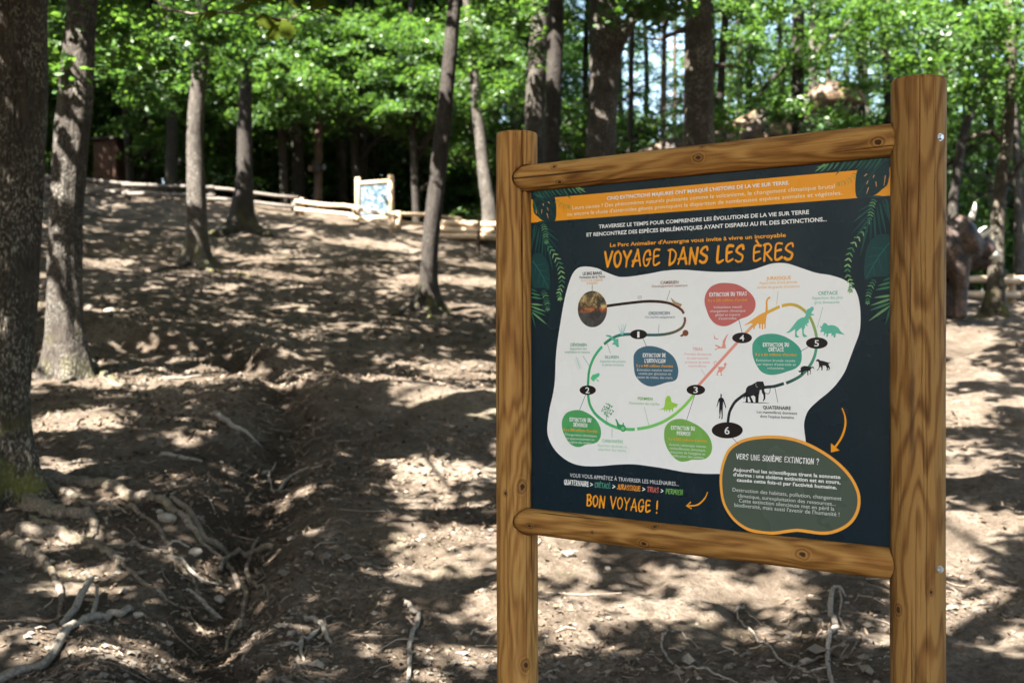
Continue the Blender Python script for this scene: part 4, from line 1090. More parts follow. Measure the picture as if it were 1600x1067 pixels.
# ---- timber
C0, C1, C2 = (0.44, 0.228, 0.064), (0.30, 0.134, 0.032), (0.125, 0.050, 0.013)
def round_post(name, r, z0, z1, mat, cracks=(), seed=0, chamfer=.007, n=84, dz=.02, bow=.002):
    """cracks: (angle deg, z from, z to, width deg, depth, drift)"""
    ang = list(np.linspace(0, 360, n, endpoint=False))
    for (a, _, _, w, _, dr) in cracks:
        for k in np.linspace(-abs(dr)-2.2*w, abs(dr)+2.2*w, 11): ang.append((a+k) % 360)
    ang = np.array(sorted(set(np.round(ang, 2))))
    zs = np.concatenate([[z0], np.arange(z0+dz, z1-chamfer-.004, dz), [z1-chamfer-.003, z1-chamfer*.4, z1]])
    V = []; F = []; k = len(ang); ar = np.radians(ang)
    for z in zs:
        rr = r*(1 + 0.018*vnoise(np.cos(ar)*1.1+seed, np.sin(ar)*1.1+z*1.5) + 0.008*vnoise(np.cos(ar)*6+seed, np.sin(ar)*6+z*2))
        if z > z1-chamfer*.6: rr = rr - chamfer*(.35 if z < z1 else 1.0)
        for (a, ca, cb, w, dp, dr) in cracks:
            if ca <= z <= cb:
                fade = min(1, (z-ca)/.12) * (1 if cb >= z1 else min(1, (cb-z)/.12))
                c = a + dr*math.sin(z*5.1+seed)*.7 + dr*.3*math.sin(z*17)
                d = np.abs((ang - c + 180) % 360 - 180)
                rr = rr - dp*fade*np.clip(1-d/w, 0, 1)
        bx = bow*math.sin(z*2.2+seed)
        V += [(bx+rr[j]*math.cos(ar[j]), rr[j]*math.sin(ar[j]), z) for j in range(k)]
    m = len(zs)
    for i in range(m-1):
        for j in range(k):
            j2 = (j+1) % k
            F.append((i*k+j, i*k+j2, (i+1)*k+j2, (i+1)*k+j))
    b = len(V)
    V.append((0, 0, z1+.002)); V.append((0, 0, z0))
    for j in range(k):
        F.append(((m-1)*k+j, (m-1)*k+(j+1) % k, b)); F.append(((j+1) % k, j, b+1))
    mb = MB(); mb.add(V, F)
    return mb
ztop = ZE + 0.592
a2 = lambda deg, r: (r*math.cos(R(deg)), r*math.sin(R(deg)))
def kn(deg, r, z, s): return (*a2(deg, r), z, s)
MW_L = wood_mat('timber_left_post', C0, C1, C2, [kn(-36, .058, ZE-.405, .012), kn(-26, .058, ZE-.905, .011), kn(-84, .058, ZE-.425, .006)], seed=1.3, streak=.35)
MW_R = wood_mat('timber_right_post', tuple(x*.66 for x in C0), tuple(x*.66 for x in C1), tuple(x*.6 for x in C2), [kn(-112, .06, ZE-.60, .009), kn(-40, .06, ZE-.555, .005)], seed=4.7, streak=.85, scale=24, ringw=.5)
MW_T = wood_mat('timber_top_rail', tuple(x*1.0 for x in C0), C1, C2, [], seed=2.2, streak=.25)
lp = round_post('post', .0585, -.35, ztop, MW_L, [(-33, ZE-.2, ztop+.1, 2.6, .017, 2.5), (-22, ZE-.95, ZE+.35, 1.3, .008, 3), (-70, ZE-.9, ZE-.2, .9, .004, 2)], 1).build('post', MW_L, sign)
rp = round_post('post', .0605, -.35, ztop, MW_R, [(-64, ZE+.22, ztop+.1, 1.1, .007, 3.0), (-72, ZE-.95, ZE-.35, 1.0, .006, 4), (-58, ZE-.4, ZE+.3, .9, .005, 4), (-88, ZE-.2, ZE+.55, 1.0, .005, 2.5), (-30, ZE-.1, ztop+.1, 1.2, .008, 3), (-108, ZE-.6, ztop+.1, .9, .005, 3), (-50, ZE-.95, ZE+.3, .9, .005, 3)], 2)
rp = rp.build('post', MW_R, sign, loc=(SW, 0, 0))
def mortise(post, u0, u1, holes):
    for (z, r) in holes:
        cm = MB(); cm.tube([(u0, -.012, z), (u1, -.012, z)], r, 28)
        co = cm.build('cutter', M_BARK_D, None)
        if post.location.x > .5: co.location = (-post.location.x, 0, 0)
        co.data.transform(Matrix.Translation(co.location)); co.location = (0, 0, 0)
        pm_ = post.parent; L0 = post.location.copy(); post.parent = None; post.location = (0, 0, 0)
        bo = post.modifiers.new('b', 'BOOLEAN'); bo.operation = 'DIFFERENCE'; bo.solver = 'EXACT'; bo.object = co
        bpy.context.view_layer.update()
        me = bpy.data.meshes.new_from_object(post.evaluated_get(bpy.context.evaluated_depsgraph_get()))
        post.modifiers.clear()
        if len(me.polygons) > 500: post.data = me
        post.parent = pm_; post.location = L0
        bpy.data.objects.remove(co)
mortise(lp, .012, .12, ((ZE+.457, .0405), (ZE-.504, .0395)))
mortise(rp, SW-.12, SW-.012, ((ZE+.457, .0405), (ZE-.504, .0395)))
# galvanised bolts through the right post
M_ZINC = plain('zinc', (.55, .56, .57), .38, .5, 60, .15, .85)
for z in (ZE+.453, ZE-.505):
    b = MB(); ca = -18
    x, y = a2(ca, .0605); d = Vector((math.cos(R(ca)), math.sin(R(ca)), 0))
    b.tube([Vector((x, y, z)) - d*.004, Vector((x, y, z)) + d*.0015], .0085, 16)
    b.tube([Vector((x, y, z)) + d*.0015, Vector((x, y, z)) + d*.0065], .0062, 6)
    b.build('bolt', M_ZINC, rp, False)
def rail(z, r, knots, seed, cracks):
    ks = []
    for (px, py, s) in knots:
        u, w = UV(px, py)
        dz = w - z
        # on the face towards the reader: local rail frame is z = along, x = down
        x = -max(-r*.97, min(r*.97, dz*0.93)); y = -math.sqrt(max(0, r*r - x*x))
        ks.append((x, y, u, s*.78))
    mt = wood_mat('timber_rail', tuple(x*1.04 for x in C0), C1, C2, ks, seed=seed, streak=.22)
    mb = round_post('rail', r, .028, SW-.03, mt, cracks, seed, n=64, dz=.02, chamfer=.010)
    o = mb.build('rail', mt, sign, loc=(0, -.012, z))
    o.rotation_euler = (0, R(90), 0)
    return o
# rail frame after the turn: local z -> along the board, local x -> down
rail(ZE+.457, .0375, [(879, 262, .010), (886, 288, .009), (1105, 249, .012), (1107, 231, .008), (1384, 226, .012)], 3.1, [(-100, .75, 1.12, 1.6, .004, 4)])
rail(ZE-.504, .0365, [(842, 819, .008), (1019, 847, .011), (1033, 819, .009), (1267, 862, .013), (940, 829, .005)], 5.9, [(-102, .35, .75, 1.6, .004, 4)])

# ---- the printed panel
def print_mat(c):
    key = tuple(c)
    if key in _pm: return _pm[key]
    mt, nt, out = new_mat('print_%02x%02x%02x' % key)
    p = nt.nodes.new('ShaderNodeBsdfPrincipled')
    tc = N(nt, 'ShaderNodeTexCoord').outputs['Object']
    dust = maprange(nt, noise(nt, vmap(nt, tc, (1, 1, .35)), 14, 6, 0.65), 0.45, 0.85, 0.0, 0.012)
    col = mixc(nt, dust, lin(c), (0.5, 0.45, 0.38))
    nt.links.new(col, p.inputs['Base Color'])
    ro = maprange(nt, noise(nt, tc, 5, 4), 0.3, 0.7, 0.22, 0.32)
    nt.links.new(ro, p.inputs['Roughness'])
    p.inputs['Specular IOR Level'].default_value = 0.18
    nt.links.new(p.outputs[0], out.inputs[0])
    _pm[key] = mt
    return mt
_pm = {}
NAVY = (14, 33, 43); WHITE = (243, 240, 236); ORANGE = (243, 158, 32); INK = (34, 26, 26)
px0, _ = UV(829, 500); px1, _ = UV(1396, 500)
pz0 = ZE - .504 + .012; pz1 = ZE + .457 - .012
m = MB(); m.box(((px0+px1)/2, 0, (pz0+pz1)/2), (px1-px0, .012, pz1-pz0), bev=.001)
panel = m.build('panel', print_mat(NAVY), sign, False)

class Print:
    """flat print on the panel's front face"""
    n = 0
    def __init__(self, name, level): self.mb = MB(); self.name = name; self.mats = []; self.level = level
    def _mi(self, c):
        if c not in self.mats: self.mats.append(c)
        return self.mats.index(c)
    def y(self):
        Print.n = (Print.n + 1) % 60
        return FRONT - self.level*1.6e-4 - Print.n*2.4e-6
    def then(self, name=None):
        if self.mb.f: self.build()
        self.mb = MB(); self.mats = []; self.name = name or self.name
    def poly(self, uv, c):
        y = self.y()
        # faces look towards the reader
        A = sum(uv[i][0]*uv[(i+1) % len(uv)][1] - uv[(i+1) % len(uv)][0]*uv[i][1] for i in range(len(uv)))
        if A < 0: uv = uv[::-1]
        self.mb.add([(u, y, w) for u, w in uv], [tuple(range(len(uv)))], self._mi(c))
    def pix(self, P, c, smooth=0, off=(0, 0), sc=1.0):
        P = [(off[0]+p[0]/sc, off[1]+p[1]/sc) for p in P]
        if smooth: P = [tuple(p) for p in catmull(P, smooth, True)]
        self.poly([UV(*p) for p in P], c)
    def ribbon(self, uv, w, c, closed=False, cap=True):
        y = self.y(); n = len(uv)
        uv = [np.array(p, float) for p in uv]
        ww = w if hasattr(w, '__len__') else [w]*n
        V = []; F = []
        for i in range(n):
            a = uv[(i-1) % n] if (closed or i > 0) else uv[i]; b = uv[(i+1) % n] if (closed or i < n-1) else uv[i]
            t = b-a; t = t/(np.linalg.norm(t)+1e-12); nn = np.array([-t[1], t[0]])
            V.append(uv[i]+nn*ww[i]/2); V.append(uv[i]-nn*ww[i]/2)
        for i in range(n if closed else n-1):
            j = (i+1) % n
            F.append((2*i, 2*i+1, 2*j+1, 2*j))
        vs = [(v[0], y, v[1]) for v in V]
        if cap and not closed:
            for (i, s) in ((0, -1), (n-1, 1)):
                t = uv[min(i+1, n-1)]-uv[max(i-1, 0)]; t = t/(np.linalg.norm(t)+1e-12)*s; nn = np.array([-t[1], t[0]])
                b = len(vs); r = ww[i]/2
                ring = [uv[i]+nn*r*math.cos(q)+t*r*math.sin(q) for q in np.linspace(0, math.pi, 7)]
                vs += [(p[0], y, p[1]) for p in ring]
                F.append(tuple(range(b+6, b-1, -1)))
        self.mb.add(vs, F, self._mi(c))
    def line(self, P, wpx, c, smooth=0, off=(0, 0), sc=1.0, cap=True):
        P = [(off[0]+p[0]/sc, off[1]+p[1]/sc) for p in P]
        if smooth: P = [tuple(p) for p in catmull(P, smooth)]
        uv = [UV(*p) for p in P]
        k = (UV(P[0][0], P[0][1])[1]-UV(P[0][0], P[0][1]+10)[1])/10
        w = [x*k for x in wpx] if hasattr(wpx, '__len__') else wpx*k
        if hasattr(w, '__len__'): w = list(np.interp(np.linspace(0, 1, len(uv)), np.linspace(0, 1, len(w)), w))
        self.ribbon(uv, w, c, cap=cap)
    def ellipse(self, cx, cy, rx, ry, c, n=36):
        self.poly([UV(cx+rx*math.cos(t), cy+ry*math.sin(t)) for t in np.linspace(0, 2*math.pi, n, endpoint=False)], c)
    def text(self, s, x0, y0, x1, c, cap=6.0, bold=0.0, y1=None):
        """s from column x0 (baseline row y0) to column x1, capitals cap photo pixels high"""
        u0, w0 = UV(x0, y0); u1 = UV(x1, y0)[0]
        if y1 is not None: w0 = (w0 + UV(x1, y1)[1])/2
        k = w0 - UV(x0, y0+cap)[1]
        cu = bpy.data.curves.new('t', 'FONT'); cu.body = s; cu.fill_mode = 'FRONT'; cu.offset = bold; cu.resolution_u = 3
        o = bpy.data.objects.new('t', cu); COL.objects.link(o)
        me = bpy.data.meshes.new_from_object(o.evaluated_get(bpy.context.evaluated_depsgraph_get()))
        n = len(me.vertices); co = np.zeros(n*3); me.vertices.foreach_get('co', co); co = co.reshape(-1, 3)
        fs = [tuple(p.vertices) for p in me.polygons]
        bpy.data.objects.remove(o); bpy.data.curves.remove(cu); bpy.data.meshes.remove(me)
        a, b = co[:, 0].min(), co[:, 0].max(); y = self.y()
        V = [(u0+(q[0]-a)/(b-a)*(u1-u0), y, w0+q[1]*k/0.72) for q in co]
        fs2 = []
        for f in fs:
            p = [co[i] for i in f]; A = sum(p[i][0]*p[(i+1) % len(p)][1]-p[(i+1) % len(p)][0]*p[i][1] for i in range(len(p)))
            fs2.append(f if A > 0 else f[::-1])
        self.mb.add(V, fs2, self._mi(c))
    def brush(self, s, x0, y0, x1, y1, cap, c, w=.17, slant=.06):
        """brush capitals drawn stroke by stroke"""
        u0, w0 = UV(x0, y0); u1, w1 = UV(x1, y1); k = w0 - UV(x0, y0+cap)[1]; w0 = (w0+w1)/2
        x = 0; runs = []
        for i, ch in enumerate(s):
            if ch == ' ': x += .38; continue
            wd, st = GLYPH[ch]
            runs.append((x, wd, st, ch)); x += wd + .13
        tot = x - .13
        rg = random.Random(len(s))
        for (gx_, wd, st, ch) in runs:
            dy = rg.uniform(-.03, .03); sc = rg.uniform(.97, 1.04)
            for q in st:
                P = catmull(q[1:], 6) if q[0] == 's' else [np.array(p, float) for p in q[1:]]
                if q[0] != 's':
                    P = [P[0]] + [a*(1-t)+b*t for a, b in zip(P[:-1], P[1:]) for t in (.33, .66, 1)]
                uv = [(u0+(gx_+p[0]*wd+slant*(p[1]-.5))/tot*(u1-u0), w0+(p[1]*sc+dy)*k) for p in P]
                n = len(uv)
                ww = [w*k*(.92+.2*math.sin(3.0*i/(n-1)+gx_)) for i in range(n)]
                self.ribbon(uv, ww, c)
    def build(self, parent=None):
        return self.mb.build(self.name, [print_mat(c) for c in self.mats], parent or panel, False)
_S = [('s', (.92, .80), (.80, 1.0), (.35, .92), (.10, .68), (.45, .52), (.88, .36), (.75, .08), (.35, .02), (.04, .12))]
_E = [('s', (.92, .96), (.40, .99), (.14, .85), (.12, .40), (.16, .08), (.45, .02), (.98, .16)), ('l', (.16, .54), (.80, .60))]
GLYPH = {
 'V': (.50, [('l', (.02, 1), (.45, .03)), ('l', (.45, .03), (.98, 1))]),
 'O': (.46, [('s', (.55, .99), (.12, .80), (.06, .35), (.40, .01), (.85, .25), (.92, .70), (.55, .99))]),
 'Y': (.48, [('l', (.02, 1), (.48, .48)), ('l', (.98, 1), (.48, .48), (.42, .0))]),
 'A': (.52, [('l', (.02, .0), (.55, 1)), ('l', (.55, 1), (.95, .0)), ('l', (.02, .30), (.85, .34))]),
 'G': (.48, [('s', (.90, .70), (.75, .99), (.30, .88), (.06, .45), (.25, .03), (.65, .05), (.88, .42)), ('l', (.50, .40), (.98, .46))]),
 'E': (.42, _E),
 'È': (.44, _E + [('l', (.35, 1.28), (.62, 1.10))]),
 'É': (.44, _E + [('l', (.62, 1.28), (.35, 1.10))]),
 'D': (.50, [('l', (.24, .97), (.22, .02)), ('s', (.0, .95), (.50, .99), (.94, .70), (.75, .22), (.22, .02))]),
 'N': (.50, [('l', (.06, 0), (.16, 1)), ('l', (.16, 1), (.80, .02)), ('l', (.80, .02), (.96, 1))]),
 'S': (.46, _S),
 'L': (.40, [('s', (.22, 1), (.14, .40), (.18, .05), (.50, .02), (.98, .14))]),
 'R': (.48, [('l', (.18, .98), (.16, .0)), ('s', (.02, .92), (.55, 1), (.88, .78), (.60, .52), (.20, .44)), ('l', (.30, .45), (.98, .04))]),
 'B': (.46, [('l', (.18, .98), (.16, .02)), ('s', (.04, .94), (.55, 1), (.84, .78), (.55, .54), (.22, .52)), ('s', (.22, .52), (.70, .50), (.94, .26), (.60, .02), (.12, .04))]),
 'U': (.46, [('s', (.06, 1), (.06, .40), (.30, .02), (.75, .10), (.92, .55), (.94, 1))]),
 'I': (.14, [('l', (.55, 1), (.45, 0))]),
 'X': (.50, [('l', (.04, 1), (.94, .0)), ('l', (.94, 1), (.04, .0))]),
 'M': (.62, [('l', (.02, 0), (.18, 1)), ('l', (.18, 1), (.50, .30)), ('l', (.50, .30), (.82, 1)), ('l', (.82, 1), (.96, .0))]),
 'T': (.46, [('l', (.0, .96), (.98, 1)), ('l', (.52, .97), (.46, .0))]),
 'C': (.44, [('s', (.92, .78), (.70, 1), (.25, .85), (.06, .42), (.25, .03), (.60, .03), (.95, .22))]),
 'P': (.44, [('l', (.18, .98), (.16, .0)), ('s', (.02, .92), (.55, 1), (.92, .76), (.60, .48), (.20, .42))]),
 'Q': (.50, [('s', (.55, .99), (.12, .80), (.06, .35), (.40, .01), (.80, .25), (.86, .70), (.55, .99)), ('l', (.52, .28), (.98, -.06))]),
 'J': (.40, [('s', (.80, 1), (.82, .35), (.55, .02), (.05, .18))]),
 '!': (.12, [('l', (.6, 1), (.5, .34)), ('l', (.46, .06), (.46, .0))]),
 '?': (.40, [('s', (.06, .82), (.45, 1), (.90, .80), (.55, .52), (.42, .32)), ('l', (.38, .06), (.38, .0))]),
 '>': (.30, [('l', (.05, .78), (.9, .48)), ('l', (.9, .48), (.05, .18))]),
 "'": (.10, [('l', (.6, 1.02), (.4, .76))]),
}

# banner and the white field
P = Print('banner', 1)
ub = [UV(829, 311)[0], UV(1396, 300)[0]]
wt = (UV(868, 307.5)[1]+UV(1120, 286)[1]+UV(1344.6, 266.8)[1])/3; wb = (UV(832, 346)[1]+UV(1120, 326.6)[1]+UV(1392, 307.7)[1])/3
P.poly([(ub[0]+.001, wb), (ub[1]-.001, wb), (ub[1]-.001, wt), (ub[0]+.001, wt)], ORANGE)
P.build()
P = Print('map_field', 1)
P.pix([(911.7, 416.6), (903, 419), (896, 426), (890.6, 437.5), (885, 456), (880, 479), (875.6, 505), (871, 535), (868.5, 559), (867.5, 587), (866.5, 600), (864, 616), (859, 638), (856, 659), (855.2, 673), (857.5, 685), (864.5, 699), (875, 711), (891, 722), (910, 727.5), (936, 728), (962, 725.8), (989, 725), (1015, 728), (1041, 732), (1067.5, 737), (1094, 739.6), (1120, 740), (1160, 738), (1230, 715), (1258, 700), (1259, 690), (1256.8, 672), (1256.8, 658.7), (1262.8, 641.6), (1277, 627), (1293, 614), (1306, 601), (1319, 582.6), (1327, 563), (1334, 544), (1342, 523), (1344.5, 506), (1344, 482), (1340, 461), (1332, 446.8), (1317.5, 436.5), (1297, 430), (1276, 426.6), (1255.6, 420), (1242.5, 415.5), (1231, 412), (1218.8, 411), (1204.5, 412.3), (1190, 417), (1176, 421.5), (1159.4, 424), (1123.8, 425), (1100, 424), (1065, 421.6), (1037, 423.4), (1018, 427), (990, 431.5), (971, 433), (960, 430.5), (945, 424.5), (934, 419.5), (922, 417)], WHITE, 4)
P.build()
# the route
P = Print('route_line', 2)
def route(pts, cs, w=4.3, smooth=8):
    Q = [tuple(p) for p in catmull(pts, smooth)]
    n = len(Q); k = len(cs)*4
    cc = [tuple(int(np.interp(i/(k-1), np.linspace(0, 1, len(cs)), [c[j] for c in cs])) for j in range(3)) for i in range(k)]
    for i in range(k):
        a = int(i*(n-1)/k); b = int((i+1)*(n-1)/k)
        if b > a: P.line(Q[a:b+1], w, cc[i], cap=False)
route([(946, 478.5), (971, 475), (999, 471.8), (1020, 470.8), (1042, 473), (1055.5, 477.8), (1065, 484.3), (1068.6, 490)], [(38, 24, 22), (62, 34, 28), (112, 62, 42)])
route([(1070, 495.6), (1070, 503), (1065.8, 511.5), (1055.5, 518), (1042, 521.8), (1027, 523.3), (1006, 523.3)], [(122, 72, 48), (108, 98, 72), (52, 100, 104)])
route([(990, 521.8), (975, 522.8), (965.6, 524.6), (954, 530), (944, 537.7)], [(48, 104, 108), (56, 128, 108), (62, 140, 92)], 4.6)
route([(941, 541.5), (933.7, 550), (926, 563), (920.6, 580), (918.7, 604)], [(74, 190, 132), (66, 168, 108)], 4.6)
route([(918.6, 612), (921.4, 630.8), (929, 644.8), (939.8, 655), (952, 663), (966, 668.4), (980, 670.5), (992, 670.6)], [(62, 172, 108), (82, 188, 118), (104, 196, 110)], 4.8)
route([(995.8, 670), (1015, 666.6), (1036, 658.8), (1053.5, 648), (1071, 632.5), (1086, 614)], [(112, 202, 112), (132, 206, 96), (146, 208, 84)], 4.8)
route([(1089, 605), (1110, 581.5), (1130, 559.5), (1153, 534)], [(236, 150, 132), (236, 156, 138)], 4.8)
route([(1164, 522), (1178, 507), (1188, 497), (1198, 489), (1218.5, 479)], [(236, 172, 132), (238, 172, 80), (226, 178, 56)], 4.8)
route([(1221.6, 478.2), (1235, 475.9), (1247.4, 478.8), (1259.8, 488), (1268, 500.4), (1274, 517), (1277, 533)], [(226, 176, 56), (184, 168, 80), (120, 174, 112)], 4.8)
route([(1276, 541), (1273, 556), (1266, 570.6), (1253.6, 585), (1241, 593), (1228.5, 598.6)], [(92, 172, 138), (72, 134, 108), (48, 88, 78)], 4.8)
route([(1225, 599), (1210, 603.4), (1195, 605), (1180, 608), (1165.6, 615), (1150.5, 626), (1143.7, 635.5), (1139.5, 645.6), (1137.2, 662)], [(40, 66, 62), (36, 46, 50), (36, 40, 44)], 4.8)
P.build()
# bubbles
P = Print('text_bubble', 3)
RED = (201, 106, 100); TEAL = (74, 160, 134); BLUE = (72, 106, 124); GRN = (82, 164, 98); LGR = (122, 174, 84); FOREST = (77, 88, 76)
P.then(); P.pix([(1101, 471.6), (1103, 459), (1111, 448), (1123.6, 442.7), (1138, 442.3), (1152.5, 444.8), (1167, 453), (1177, 463.3), (1180.8, 474.7), (1178, 486), (1169, 494), (1156.6, 498.6), (1148.4, 503.5), (1138, 508.6), (1127.8, 509.5), (1117.4, 505.6), (1109, 496.3), (1104, 484)], RED, 4)
P.then(); P.pix([(1175.6, 543.8), (1177, 535.5), (1183.4, 527.3), (1193.8, 522.5), (1210.3, 521.5), (1226.8, 526), (1241, 534.5), (1250.5, 544.8), (1253, 556), (1251, 567.5), (1243, 575.7), (1231, 580), (1218.5, 584), (1204, 585.6), (1191.7, 582), (1183.4, 572.6), (1177, 558)], TEAL, 4)
P.then(); P.pix([(990, 561), (991.8, 551.8), (999.3, 544.3), (1012.4, 540.6), (1027.4, 542.4), (1042.4, 549), (1053.6, 559), (1059.6, 574.3), (1058.8, 588.7), (1053.5, 595), (1041, 597.5), (1030.8, 601), (1020, 603.6), (1009.8, 602), (999.3, 595), (992, 583.5)], BLUE, 4)
P.then(); P.pix([(878, 662), (879.4, 653.5), (885.5, 644.8), (896, 641), (908, 641), (920.5, 646.5), (931, 655), (938, 667.5), (939, 679.8), (934.5, 689.4), (925.8, 693), (915, 694.6), (908, 697.6), (899.5, 697.6), (890.8, 693), (883.8, 683), (879.4, 672.8)], GRN, 4)
P.then(); P.pix([(1037.8, 678), (1039.5, 667.5), (1046.5, 658.8), (1057, 654.7), (1069, 655), (1083, 660.5), (1097, 669), (1107.8, 681.5), (1112.7, 695.5), (1111, 707.8), (1104, 715.6), (1093.8, 718), (1081.5, 718), (1072.8, 720.4), (1062, 720.4), (1051.8, 713), (1043, 700.8), (1038.6, 688.5)], LGR, 4)
big = [(1185.4, 683.5), (1206.4, 682.5), (1232.6, 684.8), (1258, 692.3), (1286.5, 707), (1312, 726), (1330, 746.5), (1340, 766.5), (1342.4, 782), (1340.2, 797), (1332.8, 811.5), (1320.5, 822.6), (1302.5, 830.4), (1285, 832.6), (1264, 830.2), (1245.8, 828), (1227.4, 830), (1208, 832.5), (1188, 831), (1168, 826), (1150, 814), (1137.6, 798.5), (1130, 781.5), (1126.7, 758), (1127.4, 737.6), (1131.4, 720), (1140, 702.3), (1155.4, 691), (1170, 686)]
P.then(); P.pix(big, FOREST, 4)
uvb = [UV(*p) for p in catmull(big, 5, True)]
P.ribbon(uvb, .0075, (240, 166, 66), closed=True)
P.build()
# the planet
def planet_mat():
    mt, nt, out = new_mat('planet_print')
    tc = N(nt, 'ShaderNodeTexCoord').outputs['Object']
    f = noise(nt, tc, 34, 6, 0.62, 0.6)
    sep = N(nt, 'ShaderNodeSeparateXYZ'); nt.links.new(tc, sep.inputs[0])
    h = maprange(nt, sep.outputs[2], ZE+.045, ZE+.135)
    hi = ramp(nt, f, [(0.42, (0.03, 0.02, 0.01)), (0.50, (0.24, 0.14, 0.04)), (0.60, (0.75, 0.58, 0.28))])
    lo = ramp(nt, f, [(0.40, (0.018, 0.013, 0.014)), (0.56, (0.05, 0.04, 0.042)), (0.66, (0.10, 0.08, 0.075))])
    midc = ramp(nt, f, [(0.42, (0.06, 0.015, 0.008)), (0.52, (0.50, 0.12, 0.02)), (0.62, (0.85, 0.36, 0.09))])
    col = mixc(nt, maprange(nt, h, .25, .45), lo, midc); col = mixc(nt, maprange(nt, h, .45, .62), col, hi)
    finish(nt, out, col, 0.28, None, spec=.5)
    return mt
uv = [UV(925.8+22.9*math.cos(t), 483+28.3*math.sin(t)) for t in np.linspace(0, 2*math.pi, 44, endpoint=False)]
m = MB(); m.add([(u, FRONT-5.2e-4, w) for u, w in uv][::-1], [tuple(range(44))]); m.build('planet_picture', planet_mat(), panel, False)
# numbered stops
P = Print('number_stop', 4)
for (cx, cy, rx, ry) in [(998, 522.4, 13.3, 7.5), (918.5, 609.4, 12.8, 7.5), (1087.5, 609, 14.5, 8), (1159.7, 527.9, 15.5, 8.3), (1276.5, 536, 17, 8.9), (1136.5, 672, 24.3, 12.6)]:
    P.then(); P.ellipse(cx, cy, rx, ry, INK)
P.build()
# thin leaders
P = Print('leader_line', 3)
for (a, b, c) in [((925.5, 445), (925.5, 455), (70, 60, 58)), ((1047, 454), (1042, 469), (150, 120, 105)), ((1030, 507), (1029, 520), (140, 150, 155)), ((1005, 529), (1010.5, 541.5), (60, 60, 66)), ((915.5, 616), (905, 642), (90, 90, 88)),
                  ((1086, 616), (1073, 656), (70, 70, 66)), ((1160, 521), (1154.5, 499), (60, 60, 62)), ((1263, 542), (1251, 549), (70, 60, 60)), ((1144, 683), (1153, 693), (60, 56, 56)), ((1216, 456), (1213.5, 476), (224, 184, 130)), ((1286, 480), (1277, 512), (150, 196, 182)),
                  ((1096, 577), (1105, 591), (226, 176, 168)), ((1211, 606), (1215.5, 628.5), (90, 90, 92)), ((1007, 636), (1014, 664), (160, 200, 150)), ((956.5, 670), (956.5, 683), (150, 170, 155)), ((911, 556), (920.5, 571), (130, 170, 160)), ((949, 537), (954, 552), (140, 165, 160))]:
    P.line([a, b], .8, c)
P.build()
# drawings along the route
P = Print('drawing', 5)
AM = (240, 168, 72); TQ = (104, 188, 162); BK = (32, 32, 38); SALM = (233, 156, 138); BRN = (128, 76, 50); G2 = (72, 186, 120); LG2 = (160, 208, 78)
P.then('sauropod_drawing'); P.pix([(680, 225), (650, 205), (610, 225), (575, 280), (560, 340), (560, 450), (550, 570), (480, 600), (400, 640), (330, 690), (240, 750), (130, 830), (35, 890), (90, 880), (200, 840), (255, 850), (270, 900), (262, 980), (292, 980), (300, 920), (340, 880), (360, 840), (400, 860), (402, 960), (432, 960), (437, 850), (465, 860), (468, 985), (497, 985), (497, 860), (528, 850), (528, 965), (557, 965), (562, 800), (585, 650), (608, 600), (605, 450), (600, 340), (618, 275), (650, 255)], AM, 0, (1160, 450), 15.24)
P.then('tyrant_lizard_drawing'); P.pix([(750, 140), (700, 135), (660, 170), (610, 190), (580, 240), (570, 330), (545, 370), (470, 385), (380, 440), (310, 530), (250, 610), (180, 690), (120, 725), (180, 730), (260, 690), (330, 640), (330, 700), (325, 820), (370, 835), (430, 825), (370, 780), (365, 700), (430, 640), (480, 610), (490, 700), (500, 800), (540, 830), (610, 810), (560, 770), (530, 740), (525, 660), (555, 600), (560, 540), (600, 575), (620, 570), (590, 520), (640, 500), (640, 380), (650, 350), (720, 330), (770, 325), (740, 300), (700, 300), (710, 250), (750, 210)], TQ, 0, (1220, 470), 14.545)
P.then('horned_dinosaur_drawing'); P.pix([(890, 565), (930, 590), (950, 550), (985, 500), (1040, 510), (1075, 560), (1150, 550), (1230, 560), (1310, 610), (1370, 700), (1460, 770), (1350, 755), (1260, 735), (1240, 830), (1200, 835), (1200, 770), (1165, 800), (1150, 795), (1160, 740), (1090, 740), (1070, 820), (1030, 815), (1045, 750), (1010, 745), (1000, 790), (975, 785), (990, 720), (960, 700), (910, 715), (905, 680), (930, 640), (900, 600)], TQ, 0, (1220, 470), 14.545)
P.then('running_mammal_drawing'); P.pix([(800, 430), (830, 380), (880, 375), (920, 410), (1020, 430), (1120, 460), (1160, 475), (1205, 460), (1180, 490), (1150, 510), (1190, 600), (1195, 640), (1160, 690), (1140, 690), (1165, 640), (1140, 600), (1130, 680), (1090, 690), (1110, 640), (1080, 560), (990, 550), (985, 680), (950, 690), (960, 640), (940, 570), (910, 600), (850, 690), (825, 685), (880, 620), (890, 560), (880, 470), (850, 430), (820, 440)], BK, 0, (1230, 540), 17.79)
P.then('walking_mammal_drawing'); P.pix([(770, 650), (720, 570), (700, 590), (640, 590), (580, 570), (480, 560), (400, 590), (370, 640), (390, 680), (330, 700), (300, 690), (345, 745), (400, 735), (370, 790), (440, 800), (430, 740), (500, 700), (560, 690), (570, 820), (590, 830), (590, 700), (630, 690), (650, 740), (630, 800), (655, 790), (662, 720), (650, 660), (700, 610)], BK, 0, (1230, 540), 17.79)
